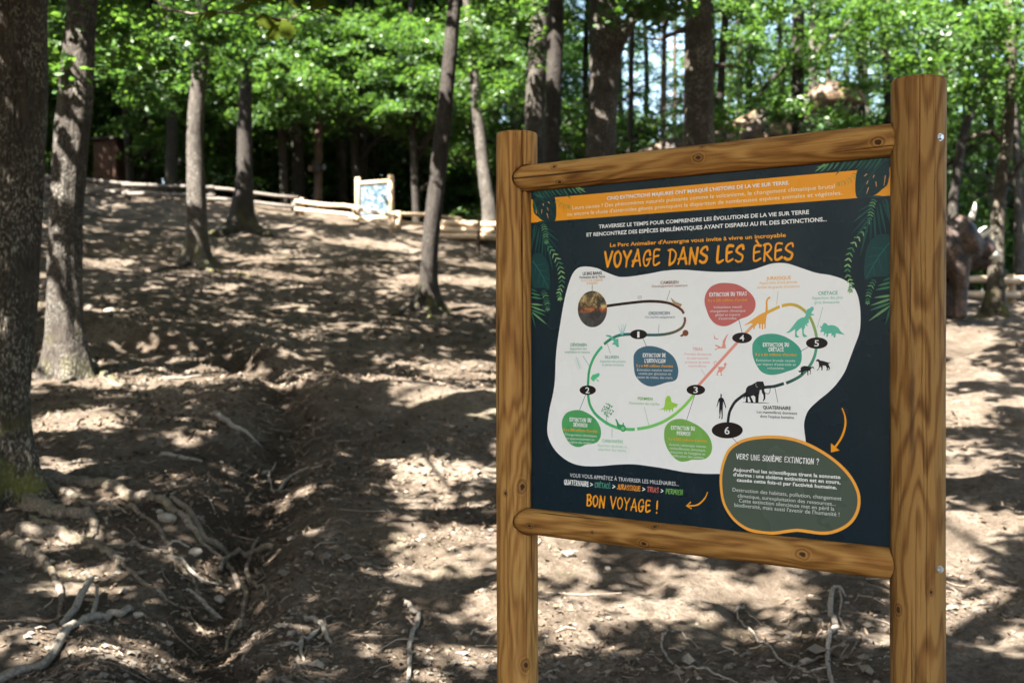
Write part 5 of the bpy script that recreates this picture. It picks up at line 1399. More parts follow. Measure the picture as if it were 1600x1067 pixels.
P.then('mammoth_drawing'); P.pix([(610, 395), (640, 330), (655, 260), (665, 200), (700, 155), (770, 130), (840, 90), (870, 70), (980, 70), (1000, 130), (1010, 180), (1000, 230), (1025, 310), (1020, 390), (990, 435), (975, 425), (990, 380), (985, 320), (960, 280), (950, 220), (920, 230), (900, 330), (892, 462), (838, 462), (834, 350), (800, 325), (752, 345), (778, 400), (802, 458), (758, 460), (735, 400), (716, 350), (694, 362), (700, 455), (655, 455), (665, 360), (645, 350), (630, 385)], BK, 0, (1110, 590), 11.86)
P.line([(600, 454), (700, 458), (850, 464), (1000, 464), (1100, 478)], [.4, 1.2, 1.4, 1.0, .3], BK, 0, (1110, 590), 11.86)
P.line([(1110, 200), (1105, 260), (1070, 300), (1010, 270), (985, 230)], .9, (60, 60, 66), 4, (1110, 590), 11.86)
P.line([(848, 110), (845, 140), (862, 170), (880, 170)], .7, (190, 188, 186), 4, (1110, 590), 11.86)
P.then('human_drawing'); P.pix([(190, 300), (210, 300), (215, 340), (210, 365), (245, 385), (265, 440), (295, 540), (285, 570), (265, 500), (240, 440), (235, 520), (230, 620), (232, 700), (225, 765), (205, 765), (215, 700), (200, 580), (185, 700), (185, 745), (160, 755), (175, 700), (165, 620), (170, 480), (165, 430), (145, 490), (125, 550), (120, 530), (150, 400), (165, 380), (190, 365)], BK, 0, (1110, 590), 11.86)
P.then('sail_back_drawing'); P.pix([(165, 650), (280, 620), (370, 570), (400, 500), (420, 320), (450, 230), (500, 180), (560, 175), (600, 230), (620, 330), (640, 390), (740, 420), (800, 430), (860, 480), (800, 500), (810, 560), (740, 550), (690, 600), (680, 700), (650, 690), (640, 630), (590, 640), (580, 720), (555, 710), (550, 640), (490, 640), (480, 710), (455, 700), (460, 640), (410, 640), (400, 710), (380, 700), (380, 620), (300, 640)], LG2, 0, (1020, 610), 21.34)
P.then('tree_drawing'); P.line([(948.4, 663), (948.2, 655), (947.6, 648)], [1.3, .9, .7], (98, 156, 116))
rq = random.Random(8)
for i in range(46):
    a = rq.uniform(0, 6.28); r = math.sqrt(rq.random())
    P.ellipse(949.5+9.2*r*math.cos(a), 638.5+11*r*math.sin(a)+2*r*r, rq.uniform(.7, 1.5), rq.uniform(.6, 1.3), rq.choice([(104, 172, 122), (122, 184, 138), (88, 150, 108)]), 7)
for a in (-.9, -.4, .1, .5, 1.0): P.line([(948, 650), (948.5+9*math.sin(a), 645-11*math.cos(a))], .5, (98, 156, 116))
P.then('salamander_drawing'); P.pix([(560, 620), (600, 620), (640, 690), (680, 760), (760, 770), (775, 720), (800, 715), (800, 770), (850, 830), (860, 900), (820, 960), (750, 960), (700, 910), (640, 880), (610, 810), (600, 720)], (70, 158, 98), 2, (930, 620), 17.79)
P.ellipse(930+775/17.79, 620+875/17.79, 2.6, 3.0, (120, 200, 130))
P.then('frog_drawing'); P.pix([(295, 890), (320, 850), (370, 835), (410, 820), (425, 850), (400, 880), (370, 900), (410, 935), (400, 945), (360, 905), (340, 945), (300, 910)], (92, 204, 142), 0, (890, 490), 8.89)
P.then('fish_drawing'); P.pix([(480, 320), (520, 295), (570, 300), (610, 340), (650, 352), (680, 345), (680, 400), (690, 460), (660, 465), (630, 430), (590, 430), (620, 390), (560, 330), (500, 308)], TQ, 0, (890, 490), 8.89)
P.then('seaweed_drawing')
for q in ([(720, 290), (700, 230), (680, 170)], [(728, 290), (722, 220), (718, 140)], [(735, 290), (745, 220), (748, 150)], [(742, 290), (770, 210), (792, 135)], [(738, 290), (762, 230), (775, 150)]):
    P.line(q, [1.4, .8, .4], (132, 196, 184), 4, (890, 490), 8.89)
P.then('fern_drawing'); P.line([(95, 600), (125, 690), (150, 770)], [.5, 1.0, .4], (160, 200, 186), 3, (890, 490), 8.89)
for i in range(8):
    x = 97+i*7; y = 610+i*20
    for s in (-1, 1): P.line([(x, y), (x+s*34, y+(8 if s > 0 else 34))], .35, (180, 212, 200), 0, (890, 490), 8.89)
P.then('flying_reptile_drawing'); P.pix([(435, 175), (390, 220), (335, 310), (325, 390), (310, 420), (215, 380), (185, 390), (260, 425), (200, 450), (190, 480), (240, 445), (330, 440), (390, 440), (372, 350), (392, 270)], SALM, 0, (1100, 505), 11.24)
P.then('flying_reptile_drawing'); P.pix([(165, 175), (195, 230), (205, 265), (260, 270), (240, 285), (185, 280), (180, 220)], SALM, 0, (1100, 505), 11.24)
P.then('small_mammal_drawing'); P.pix([(405, 715), (375, 690), (350, 715), (362, 765), (250, 765), (260, 810), (240, 850), (222, 910), (260, 925), (240, 890), (280, 850), (300, 880), (290, 915), (325, 920), (308, 880), (320, 840), (360, 800), (382, 770), (387, 735)], SALM, 0, (1100, 505), 11.24)
P.line([(240, 760), (200, 740), (178, 705), (200, 670), (225, 680)], .9, SALM, 4, (1100, 505), 11.24)
P.then('shell_drawing'); P.pix([(1110, 345), (1150, 382), (1205, 402), (1195, 425), (1150, 408), (1125, 385)], (176, 146, 110), 0, (840, 400), 5.336)
P.then('snail_drawing'); P.ellipse(1071.3, 520.3, 4.6, 4.8, BRN); P.pix([(1185, 668), (1200, 655), (1222, 640), (1228, 655), (1208, 672)], BRN, 0, (840, 400), 5.336)
P.then('trilobite_drawing'); P.line([(835, 352), (845, 336), (865, 334), (868, 348), (850, 358), (838, 350)], .6, (150, 140, 134), 3, (840, 400), 5.336)
P.line([(846, 346), (860, 342)], .5, (150, 140, 134), 0, (840, 400), 5.336)
P.build()
# arrows
P = Print('arrow', 2)
P.line([(1105.6, 769), (1102, 777), (1096, 784), (1088, 789), (1075, 790)], [1.6, 2.4, 2.6, 2.2], ORANGE, 5); P.line([(1079, 784.5), (1072.5, 790), (1080, 794)], 2.2, ORANGE)
P.then(); P.line([(1316, 638), (1320.5, 651), (1320.5, 666.6), (1314, 685), (1302, 702)], [1.6, 3.0, 3.6, 3.2], ORANGE, 5); P.pix([(1298.5, 692), (1312, 703.5), (1298.5, 706.5)], ORANGE)
P.build()
# plants round the edge of the print
P = Print('leaf_print', 6)
def blade(a, b, w, c, bend=0.0):
    a = np.array(UV(*a)); b = np.array(UV(*b)); d = b-a; n = np.array([-d[1], d[0]])
    L = [a + d*t + n*(bend*t*(1-t)) for t in np.linspace(0, 1, 7)]
    ww = [w*q for q in (.35, .85, 1, .95, .75, .45, .06)]
    k = .0018
    P.ribbon(L, [x*k for x in ww], c, cap=False)
def frond(path, n, ln, w, cs, spread=.9, first=.1, stem=None):
    Q = catmull(path, 10); m = len(Q)
    if stem: P.line([tuple(q) for q in Q], [1.0, .5], stem)
    for i in range(n):
        f = first + (1-first)*i/(n-1) if n > 1 else .5
        j = min(m-2, int(f*(m-1))); q = Q[j]; t = Q[j+1]-Q[j]; t = t/np.linalg.norm(t); nn = np.array([-t[1], t[0]])
        l = ln*(1-.55*abs(f-.35)); c = cs[i % len(cs)]
        for s in (-1, 1):
            e = q + (t*(1-spread*.5) + nn*s*spread)*l
            blade(tuple(q), tuple(e), w, c, .12*s)
    blade(tuple(Q[-2]), tuple(Q[-1] + (Q[-1]-Q[-2])/np.linalg.norm(Q[-1]-Q[-2])*ln*.6), w, cs[-1])
D1, D2, D3 = (14, 46, 50), (20, 62, 62), (28, 76, 68); M1, M2 = (40, 92, 72), (62, 118, 84); L1, L2 = (104, 148, 98), (140, 178, 118)
U0 = UV(830.5, 500)[0]; U1 = UV(1393.5, 500)[0]
def mir(px, py):
    """the same point of the other side's print"""
    u, w = UV(px, py); u2 = U1 - (u - U0)
    p = S1 + SD*u2 + SN*.006
    return (800 + FPX*p.x/p.y, 533.5 - FPX*(w - ZE)/p.y)
for side in (0, 1):
    P.then(); T = (lambda x, y: (x, y)) if side == 0 else mir
    # big dark leaf over the banner, with its holes
    P.pix([T(*p) for p in ((834, 300), (850, 297), (864, 303), (869, 318), (868.5, 343), (860, 346), (849, 345), (840, 338), (834, 330))], D1, 3)
    P.line([T(836, 300), T(852, 318), T(866, 341)], [1.4, .6], D3, 4)
    for a, b in (((849, 319), (850, 322)), ((857, 316), (859.5, 318)), ((847, 328), (846.5, 334)), ((855.5, 325), (857, 329)), ((837, 322), (838.5, 334)), ((855, 334), (857, 341))):
        P.line([T(*a), T(*b)], [1.6, 2.2, .8], (226, 152, 84))
    for a, b in (((840, 305), (862, 308)), ((846, 312), (866, 322)), ((852, 322), (866, 332))): P.line([T(*a), T(*b)], [.5, .3], D3)
    # palm leaflets hanging under the top rail
    for i, (x0, y0, x1, y1, c, w) in enumerate([(838, 291, 850, 312, M1, 3.2), (843, 291, 856, 312, D3, 3.4), (848, 291, 860, 309, M1, 3.2), (853, 290, 867, 309, D3, 3.2), (858, 290, 870, 307, M1, 3.2), (864, 290, 880, 308, M1, 3.6), (871, 289, 884, 307, D3, 3.4), (878, 289, 892, 311, M1, 3.8), (886, 290, 895, 303, M2, 3), (893, 291, 902, 303.5, M2, 3), (899, 292, 910, 303, M2, 3.2), (904, 292, 916, 301, L1, 3), (900, 294, 914, 295.5, L1, 2.6), (834, 303, 852, 309, M1, 3.4), (833, 312, 846, 341, M1, 3.2), (833, 318, 839, 338, D3, 2.8)]):
        blade(T(x0, y0), T(x1, y1), w, c, (.15 if side else -.15))
    frond([T(*p) for p in ((868, 311), (874, 319), (882, 323), (889, 323))], 8, 6.5, 1.2, [(150, 142, 64), (172, 160, 84)], .85)
    # palms down the side
    for i, (x0, y0, x1, y1, c, w) in enumerate([(838, 350, 830.5, 366, D2, 3), (840, 352, 833, 380, D2, 3), (843, 356, 836, 398, D3, 3), (846, 360, 841, 402, D2, 3), (849, 366, 847, 408, D3, 3), (852, 372, 853, 408, D2, 3), (845, 352, 868, 364, D2, 3), (848, 357, 874, 378, D3, 2.8), (851, 364, 874, 392, D2, 2.8), (853, 372, 872, 402, D3, 2.6), (855, 378, 864, 422, D3, 2.8), (840, 348, 856, 346, D2, 3), (836, 352, 830.8, 392, D3, 3)]):
        blade(T(x0, y0), T(x1, y1), w*1.15, c)
    P.pix([T(*p) for p in ((831, 404), (838, 396), (848, 398), (856, 410), (859, 428), (859, 452), (850, 450), (840, 450), (832, 446))], D2, 3)
    P.line([T(833, 408), T(845, 426), T(857, 450)], [1.2, .6], (40, 112, 100), 4)
    for a, b in (((838, 415), (852, 412)), ((842, 422), (856, 424)), ((846, 430), (859, 437)), ((838, 416), (836, 430)), ((844, 427), (841, 444)), ((850, 437), (848, 449))): P.line([T(*a), T(*b)], [.8, .3], (34, 96, 88))
    frond([T(*p) for p in ((848, 348), (851, 358), (853, 370), (854, 379))], 9, 6.5, 1.5, [M2, L1, L1], .9)
    frond([T(*p) for p in ((850, 378), (862, 392), (872, 408), (877, 425), (878, 445), (874, 458), (875, 466))], 15, 9.0, 2.2, [M2, L1, L2, L2], .72)
    frond([T(*p) for p in ((847, 452), (852, 462), (855, 474), (856, 483))], 9, 7.0, 1.7, [M1, M2, L1], .85)
    for i, (x0, y0, x1, y1, c) in enumerate([(830.5, 452, 840, 456, M1), (830.5, 458, 845, 462, M2), (830.5, 464, 847.5, 467, M2), (830.5, 475, 849, 477, L1), (830.5, 479, 853, 487, L1), (830.5, 484, 853, 493, M2), (832, 488, 855, 507, L1), (831, 488, 837, 512, M1)]):
        blade(T(x0, y0), T(x1, y1), 3.1, c)
P.build()
# lettering
P = Print('title_lettering', 7)
P.brush('VOYAGE DANS LES ÈRES', 945, 417, 1240, 406.5, 23.5, ORANGE, .165, .05)
P.then('farewell_lettering'); P.brush('BON VOYAGE !', 917, 790, 1028, 800.5, 17.5, ORANGE, .15, .05)
P.build()
P = Print('heading_lettering', 7)
W_ = (240, 238, 234)
P.text("CINQ EXTINCTIONS MAJEURES ONT MARQUÉ L'HISTOIRE DE LA VIE SUR TERRE.", 948.8, 311.5, 1233.5, W_, 6.6, .022, 289.9)
P.text("TRAVERSEZ LE TEMPS POUR COMPRENDRE LES ÉVOLUTIONS DE LA VIE SUR TERRE", 936, 355.8, 1264.4, W_, 6.8, .024, 335.7)
P.text("ET RENCONTREZ DES ESPÈCES EMBLÉMATIQUES AYANT DISPARU AU FIL DES EXTINCTIONS...", 916.9, 368.7, 1292.4, W_, 6.8, .024, 346.9)
P.text("Le Parc Animalier d'Auvergne vous invite à vivre un incroyable", 953.5, 385, 1228.3, (244, 164, 52), 7.0, .022, 371.4)
P.build()
P = Print('lettering', 7)
P.text("Leurs causes ? Des phénomènes naturels puissants comme le volcanisme, le changement climatique brutal", 894.8, 327, 1304.3, (248, 232, 200), 6.6, .002, 295.1)
P.text("ou encore la chute d'astéroïdes géants provoquant la disparition de nombreuses espèces animales et végétales.", 886.5, 336.7, 1315.7, (248, 232, 200), 6.6, .002, 305.3)
P.text("VOUS VOUS APPRÊTEZ À TRAVERSER LES MILLÉNAIRES...", 891, 744.7, 1061, (226, 226, 226), 6.0, .0, 759)
for (s, a, b, c) in [('QUATERNAIRE', 882, 920, W_), ('>', 922.5, 927, W_), ('CRÉTACÉ', 930, 954, (84, 150, 128)), ('>', 957.5, 962, W_), ('JURASSIQUE', 964.5, 1001, (240, 156, 60)), ('>', 1004, 1008.6, W_), ('TRIAS', 1011.7, 1029.4, (204, 108, 98)), ('>', 1033, 1037, W_), ('PERMIEN', 1040.8, 1067, (122, 178, 90))]:
    f = lambda x: 756.5 + (x-881.8)*(773-756.5)/185.2
    P.brush(s, a, f(a), b, f(b), 7.6, c, .17, .03)
P.brush('VERS UNE SIXIÈME EXTINCTION ?', 1151, 716.6, 1280, 725.6, 8.2, W_, .155, .03)
for (s, a, y0, b, y1, bo) in [("Aujourd'hui les scientifiques tirent la sonnette", 1146, 735, 1313.6, 748.4, .024), ("d'alarme : une sixième extinction est en cours,", 1146, 742.8, 1313.6, 756.4, .024), ("causée cette fois-ci par l'activité humaine.", 1151.6, 751.2, 1308, 764.6, .024),
                              ("Destruction des habitats, pollution, changement", 1145, 767, 1315, 781.6, .002), ("climatique, surexploitation des ressources...", 1153, 776, 1306, 790.2, .002), ("Cette extinction silencieuse met en péril la", 1155, 784.2, 1304, 797.6, .002), ("biodiversité, mais aussi l'avenir de l'humanité !", 1148, 791.4, 1312, 806.2, .002)]:
    P.text(s, a, y0, b, (236, 236, 230) if bo > .01 else (206, 210, 202), 6.0, bo, y1)
P.build()
P = Print('small_lettering', 8)
OR2 = (236, 166, 60)
for (ls, c2) in [([("EXTINCTION DU TRIAS", 1109, 462, 1167)], W_), ([("EXTINCTION DU", 1192.5, 541, 1233), ("CRÉTACÉ", 1201.5, 548.6, 1225)], W_), ([("EXTINCTION DE", 1005, 557.6, 1040.5), ("L'ORDOVICIEN", 1007.6, 566.2, 1040)], W_), ([("EXTINCTION DU", 890.6, 658.4, 924), ("DÉVONIEN", 896.6, 666.4, 918)], W_), ([("EXTINCTION DU", 1049, 671.2, 1086), ("PERMIEN", 1058, 679.6, 1079)], W_)]:
    for (s, a, y, b) in ls: P.brush(s, a, y, b, y + (b-a)*.02, 5.6, c2, .19, .0)
for (s, a, y, b) in [("Il y a 200 millions d'années", 1107, 471.5, 1168), ("Il y a 66 millions d'années", 1181, 555.5, 1245), ("Il y a 445 millions d'années", 995, 573, 1052), ("Il y a 380 millions d'années", 881, 672.6, 933.6), ("Il y a 252 millions d'années", 1045, 687, 1105)]:
    P.text(s, a, y, b, OR2, 4.0, .022)
for (s, a, y, b) in [("Volcanisme massif,", 1115, 482, 1160), ("changement climatique", 1110, 488, 1165), ("global et impacts", 1118, 493.8, 1157), ("d'astéroïdes.", 1123, 499.4, 1152), ("Extinction brutale causée", 1182, 564.6, 1243), ("par impact d'astéroïde et", 1183, 570.6, 1244), ("volcanisme.", 1199, 576.6, 1226),
                     ("Extinction massive marine", 996, 579.4, 1051), ("causée par glaciation et", 998, 585, 1049), ("baisse du niveau des mers.", 996, 590.8, 1052), ("Changements climatiques", 883, 680, 932.6), ("et appauvrissement en", 885.6, 686, 929), ("oxygène des océans.", 887, 691.6, 926),
                     ("Activité volcanique intense,", 1046, 695.8, 1104), ("réchauffement climatique,", 1047, 701.6, 1103), ("réduction de l'oxygène et", 1047, 707.4, 1102), ("acidification des océans.", 1047, 713, 1101)]:
    P.text(s, a, y, b, (222, 226, 222), 4.0, .0)
for (s, a, y, b, c, cap, bo) in [("LE BIG BANG", 911, 430, 941, (44, 42, 42), 4.8, .022), ("Formation de la Terre", 906, 435.4, 945.6, (60, 58, 58), 4.0, .012), ("Il y a 13,8 milliards", 909, 440, 942, OR2, 3.6, 0), ("d'années", 917, 444.2, 934, OR2, 3.6, 0), ("CAMBRIEN", 1032.5, 444, 1060.5, (140, 100, 82), 4.8, .012), ("Développement aquatique", 1019, 449.2, 1074.6, (160, 110, 100), 3.8, 0),
                         ("ORDOVICIEN", 1014, 492, 1047, (70, 104, 122), 5.0, .014), ("Vie marine uniquement", 1008, 497.4, 1055, (120, 136, 144), 4.0, 0), ("DÉVONIEN", 892, 541, 917, (86, 160, 114), 5.0, .014), ("Apparition des", 891, 546.4, 917, (110, 166, 132), 4, 0), ("amphibiens et insectes", 883, 551.6, 922, (120, 172, 140), 4, 0),
                         ("SILURIEN", 945.6, 560, 967, (92, 160, 142), 4.8, .012), ("Apparition des poissons", 938, 566, 978, (128, 182, 166), 4, 0), ("et plantes terrestres", 941, 571.4, 975, (128, 182, 166), 4, 0), ("PERMIEN", 997, 624.6, 1020, (122, 176, 92), 4.8, .012), ("Domination des reptiles", 984, 631.2, 1031, (142, 188, 120), 4, 0), ("CARBONIFÈRE", 941, 690.4, 974, (150, 204, 160), 4.8, .012), ("Apparition des forêts et", 934, 697, 980, (164, 210, 172), 4, 0), ("apparition des reptiles", 935, 703, 979, (164, 210, 172), 4, 0),
                         ("TRIAS", 1082.8, 547.6, 1098, (228, 164, 154), 4.8, .012), ("Premiers dinosaures", 1070, 554.8, 1112, (230, 174, 164), 4, 0), ("et ptérosaures,", 1074, 561, 1108, (230, 174, 164), 4, 0), ("présence de petits", 1071, 567.2, 1110, (230, 174, 164), 4, 0), ("mammifères", 1076, 573.2, 1104, (230, 174, 164), 4, 0), ("JURASSIQUE", 1198, 437.6, 1236, (240, 178, 96), 5.4, .014), ("Apparition d'une grande", 1187, 444.2, 1246, (240, 188, 120), 4.2, 0), ("variété de grands dinosaures", 1183, 451, 1250, (240, 188, 120), 4.2, 0),
                         ("CRÉTACÉ", 1279, 461, 1309, (98, 178, 152), 5.4, .014), ("Apparition des plus", 1269, 467.8, 1317, (126, 190, 170), 4.4, 0), ("gros dinosaures", 1273, 474.6, 1312, (126, 190, 170), 4.4, 0), ("QUATERNAIRE", 1192.6, 638.6, 1236, (44, 42, 46), 5.4, .02), ("Les mammifères dominent", 1183, 645.2, 1246, (70, 68, 72), 4.4, .006), ("dont l'espèce humaine", 1188, 652, 1241, (70, 68, 72), 4.4, .006)]:
    P.text(s, a, y, b, c, cap, bo)
for (s, a, y, b, cap) in [("1", 996.2, 527.2, 999.6, 9.6), ("2", 915.2, 614, 921.6, 9.4), ("3", 1084, 613.8, 1090.8, 9.8), ("4", 1156, 532.6, 1163.4, 9.8), ("5", 1273, 541, 1280, 10), ("6", 1132.6, 678, 1140.4, 12)]:
    P.text(s, a, y, b, (238, 236, 234), cap, .006)
P.build()
# ------------------------------------------------------------------ roots, sticks and stones
rg = random.Random(21)
def ground_line(pp, wpx, lift=.35, smooth=5):
    """a crooked stick or root lying along the ground under the photo points; returns points and radii"""
    Q = [tuple(q) for q in catmull(pp, smooth)]
    P = []; rad = []
    n = len(Q)
    for i, q in enumerate(Q):
        x, y = spot(*q[:2])
        w = np.interp(i/(n-1), np.linspace(0, 1, len(wpx)), wpx)
        r = w*y/FPX/2
        lf = np.interp(i/(n-1), np.linspace(0, 1, len(lift)), lift) if hasattr(lift, '__len__') else lift
        P.append(Vector((x, y, ground(x, y) + r*lf*2))); rad.append(r)
    return P, rad
def root(tree, pp, w, lift=.1, mat=None):
    P, rad = ground_line(pp, w, lift)
    o = tree.location
    m = MB(); m.tube([p - o for p in P], rad, 9, wob=.12, rng=rg); return m.build('root', mat or M_ROOT, tree)
root(treeA, [(58, 762), (110, 768), (165, 780), (205, 792), (250, 800), (290, 822), (325, 836), (345, 842)], [34, 22, 19, 18, 15, 10, 7], .05, M_ROOT)
root(treeA, [(40, 800), (80, 812), (112, 818), (140, 824), (148, 834), (130, 844), (108, 845)], [40, 26, 20, 16, 12, 9], .08, M_ROOT)
root(treeA, [(30, 835), (95, 838), (150, 855), (180, 872), (186, 886)], [30, 20, 14, 8], .02)
root(treeB, [(125, 556), (142, 566), (160, 578), (178, 590), (192, 596)], [26, 20, 14, 9, 5], .15, M_BARK_P)
root(treeB, [(108, 566), (112, 578), (108, 590), (96, 596)], [18, 14, 10, 6], .15, M_BARK_P)
root(treeC, [(300, 412), (280, 416), (258, 418), (236, 420)], [14, 9, 6, 3], .1, M_BARK_D)
root(treeC, [(312, 414), (330, 424), (350, 428), (385, 432), (400, 436)], [12, 8, 6, 5, 3], .1, M_BARK)
root(treeE, [(662, 484), (645, 490), (628, 496), (612, 498)], [16, 11, 8, 4], .1, M_BARK_D)
root(treeE, [(674, 486), (690, 492), (712, 498), (738, 502), (765, 507)], [16, 11, 8, 6, 4], .1, M_BARK_D)
root(treeE, [(668, 490), (672, 498), (690, 506)], [12, 9, 4], .05, M_BARK)

root(treeA, [(62, 772), (100, 784), (140, 800), (190, 806), (232, 820), (262, 846), (276, 872)], [26, 14, 11, 9, 8, 7, 4], .05)
root(treeA, [(20, 845), (60, 872), (84, 902), (96, 934), (92, 962)], [26, 16, 12, 10, 6], .05)
root(treeA, [(48, 820), (90, 830), (150, 846), (214, 852), (270, 866), (318, 892), (352, 930)], [20, 11, 9, 8, 7, 7, 4], .0)
root(treeA, [(180, 872), (210, 892), (250, 912), (296, 920), (340, 950)], [9, 8, 7, 6, 3], .05)
root(treeB, [(150, 575), (196, 600), (250, 618), (312, 628), (360, 640)], [12, 8, 6, 5, 3], .0)
root(treeA, [(346, 842), (366, 852), (384, 872), (380, 900), (362, 930), (350, 965)], [10, 9, 9, 8, 7, 4], .2)
root(treeA, [(404, 800), (386, 832), (392, 860), (412, 884), (420, 920)], [6, 8, 7, 6, 3], .3)

def stick(label, pp, w, mat, lift=.5, twigs=(), name='fallen_stick', group=None):
    pp = [(x+rg.gauss(0, 1.6), y+rg.gauss(0, 1.2)) for x, y in pp]
    P, rad = ground_line(pp, [q*.82 for q in w], lift, 3)
    o = P[len(P)//2].copy()
    t = thing(name, o, label, 'stick', group)
    m = MB(); m.tube([p - o for p in P], rad, 8, wob=.16, rng=rg); m.build('stem', mat, t)
    for (qq, ww, lf) in twigs:
        P2, r2 = ground_line(qq, [q*.85 for q in ww], lf, 3)
        m = MB(); m.tube([p - o for p in P2], r2, 6, wob=.08, rng=rg); m.build('side_twig', mat, t)
stick('thick crooked grey branch lying in the bottom left corner', [(-20, 1072), (30, 1052), (70, 1038), (105, 1010), (135, 986), (165, 972), (190, 966), (203, 950)], [20, 20, 18, 17, 16, 16, 13], M_STICK, .5, name='fallen_branch')
stick('short forked grey stub sticking up just above the thick corner branch', [(98, 985), (118, 962), (132, 940), (142, 920)], [15, 14, 13, 11], M_STICK, [.5, 1.2, 2.2, 3.0], [([(146, 966), (150, 945), (152, 922)], [10, 9, 7], [.5, 1.2, 2])], name='fallen_branch')
stick('grey forked stick left of the middle of the bottom edge', [(478, 957), (492, 966), (504, 976), (512, 990), (520, 1004)], [9, 11, 12, 9, 6], M_STICK, .6, [([(502, 978), (486, 994), (466, 1002), (440, 1012)], [8, 8, 7, 5], .6), ([(472, 1000), (470, 1018), (476, 1038)], [8, 7, 5], .6)])
stick('bent stick with a pale broken end lying left of the left sign post', [(632, 963), (645, 968), (656, 976), (650, 992), (642, 1015), (640, 1040), (636, 1072)], [12, 11, 10, 9, 9, 9, 9], M_STICK, [1.4, 1.2, .8, .6, .6, .5, .5], [([(634, 970), (645, 981), (652, 986)], [5, 4, 3], .5)])
stick('long thin curved twig under the panel with a hooked end', [(1048, 984), (1037, 990), (1033, 1001), (1042, 1018), (1060, 1034), (1082, 1042), (1108, 1045), (1130, 1058), (1150, 1072)], [3, 5, 5, 5, 5, 6, 5, 5, 5], M_STICK, [1.6, 1.8, 1.4, .8, .6, .5, .5, .5, .5], [([(1048, 984), (1060, 984), (1078, 990), (1096, 1000)], [3, 3, 2], .6)])
stick('thin grey twig bent at its top end, running right under the bottom rail', [(1150, 944), (1163, 938), (1150, 946), (1160, 960), (1180, 982), (1206, 1006), (1240, 1036), (1268, 1048), (1296, 1050)], [2.5, 3, 4, 4, 4, 5, 5, 5, 4], M_STICK, [1.5, 2.2, 2, 1.2, .6, .5, .5, .5, .5], [([(1163, 938), (1172, 948), (1190, 960), (1206, 972)], [3, 3, 2], .8)])
stick('thick crooked grey stick standing out below the bottom rail beside the right post', [(1300, 932), (1298, 950), (1300, 968), (1305, 985), (1302, 1000), (1294, 1014), (1292, 1030), (1296, 1052), (1302, 1075)], [8, 10, 11, 11, 10, 10, 9, 9, 9], M_STICK, [2.2, 1.8, 1.2, .8, .6, .5, .5, .5, .5], [([(1302, 930), (1312, 926), (1322, 934)], [7, 6, 3], [2.2, 2.4, 1.6]), ([(1312, 928), (1315, 942), (1310, 960)], [5, 4, 3], [2, 1.2, .6])])
stick('dark bent twig running from the thick stick down to the right post', [(1304, 958), (1314, 974), (1328, 986), (1345, 996), (1365, 1005), (1386, 1018), (1402, 1030)], [4, 5, 5, 6, 6, 5, 4], M_STICK_D, .6, [([(1330, 988), (1345, 1000), (1352, 1004)], [3, 3, 2], .5)])
stick('dark stick lying crosswise behind the thick crooked stick', [(1226, 1048), (1252, 1034), (1280, 1024), (1312, 1016), (1345, 1006)], [4, 6, 6, 5, 3], M_STICK_D, .5, [([(1290, 1024), (1318, 1026), (1346, 1012)], [4, 4, 3], .6)])
stick('thin dark twig lying under the panel from left of the thick stick', [(1240, 950), (1262, 958), (1282, 974), (1300, 988), (1330, 994)], [3, 4, 4, 4, 3], M_STICK_D, .6)
stick('thin pale stick lying across the slope beside the grey leaning trunk', [(255, 598), (290, 596), (330, 596)], [4, 4, 3], M_STICK, .6)
stick('weathered root piece in the gully with a pale broken end', [(340, 668), (352, 676), (368, 684), (392, 684), (410, 688)], [9, 12, 12, 7, 4], M_STICK, .6)
stick('pale stick leaning out of the gully bank below the sunlit mound', [(424, 744), (440, 736), (460, 730), (484, 728)], [5, 7, 7, 5], M_STICK, .8)
stick('curved twig standing in the dark gully', [(428, 742), (422, 730), (421, 718), (428, 710)], [3, 5, 5, 3], M_STICK, [.5, 1.8, 3, 3.5])
stick('pale flat piece of wood in the sun below the leaning grey trunk', [(250, 722), (268, 724), (290, 729), (312, 734)], [8, 12, 9, 4], M_STICK, .6)
stick('dark bent branch bridging the gully at the left', [(268, 798), (290, 806), (310, 822), (330, 832), (352, 828), (372, 820), (404, 818), (428, 822)], [10, 13, 12, 13, 11, 12, 13, 14], M_ROOT, .5, [([(344, 856), (352, 842), (362, 826)], [10, 10, 8], .8)], name='fallen_branch')
stick('gnarled driftwood-like branch in the gully below the dark bent branch', [(290, 890), (312, 892), (328, 900), (345, 906)], [8, 11, 10, 6], M_STICK, .6, [([(246, 852), (270, 848), (296, 846)], [5, 6, 4], .6), ([(262, 866), (285, 866), (318, 876), (340, 868)], [6, 7, 7, 4], .6)], name='fallen_branch')
stick('pair of pale sticks lying at the bottom edge left of the forked stick', [(304, 1062), (328, 1056), (356, 1052)], [6, 7, 5], M_STICK, .6, [([(250, 1066), (270, 1060), (292, 1058)], [8, 8, 5], .6)])

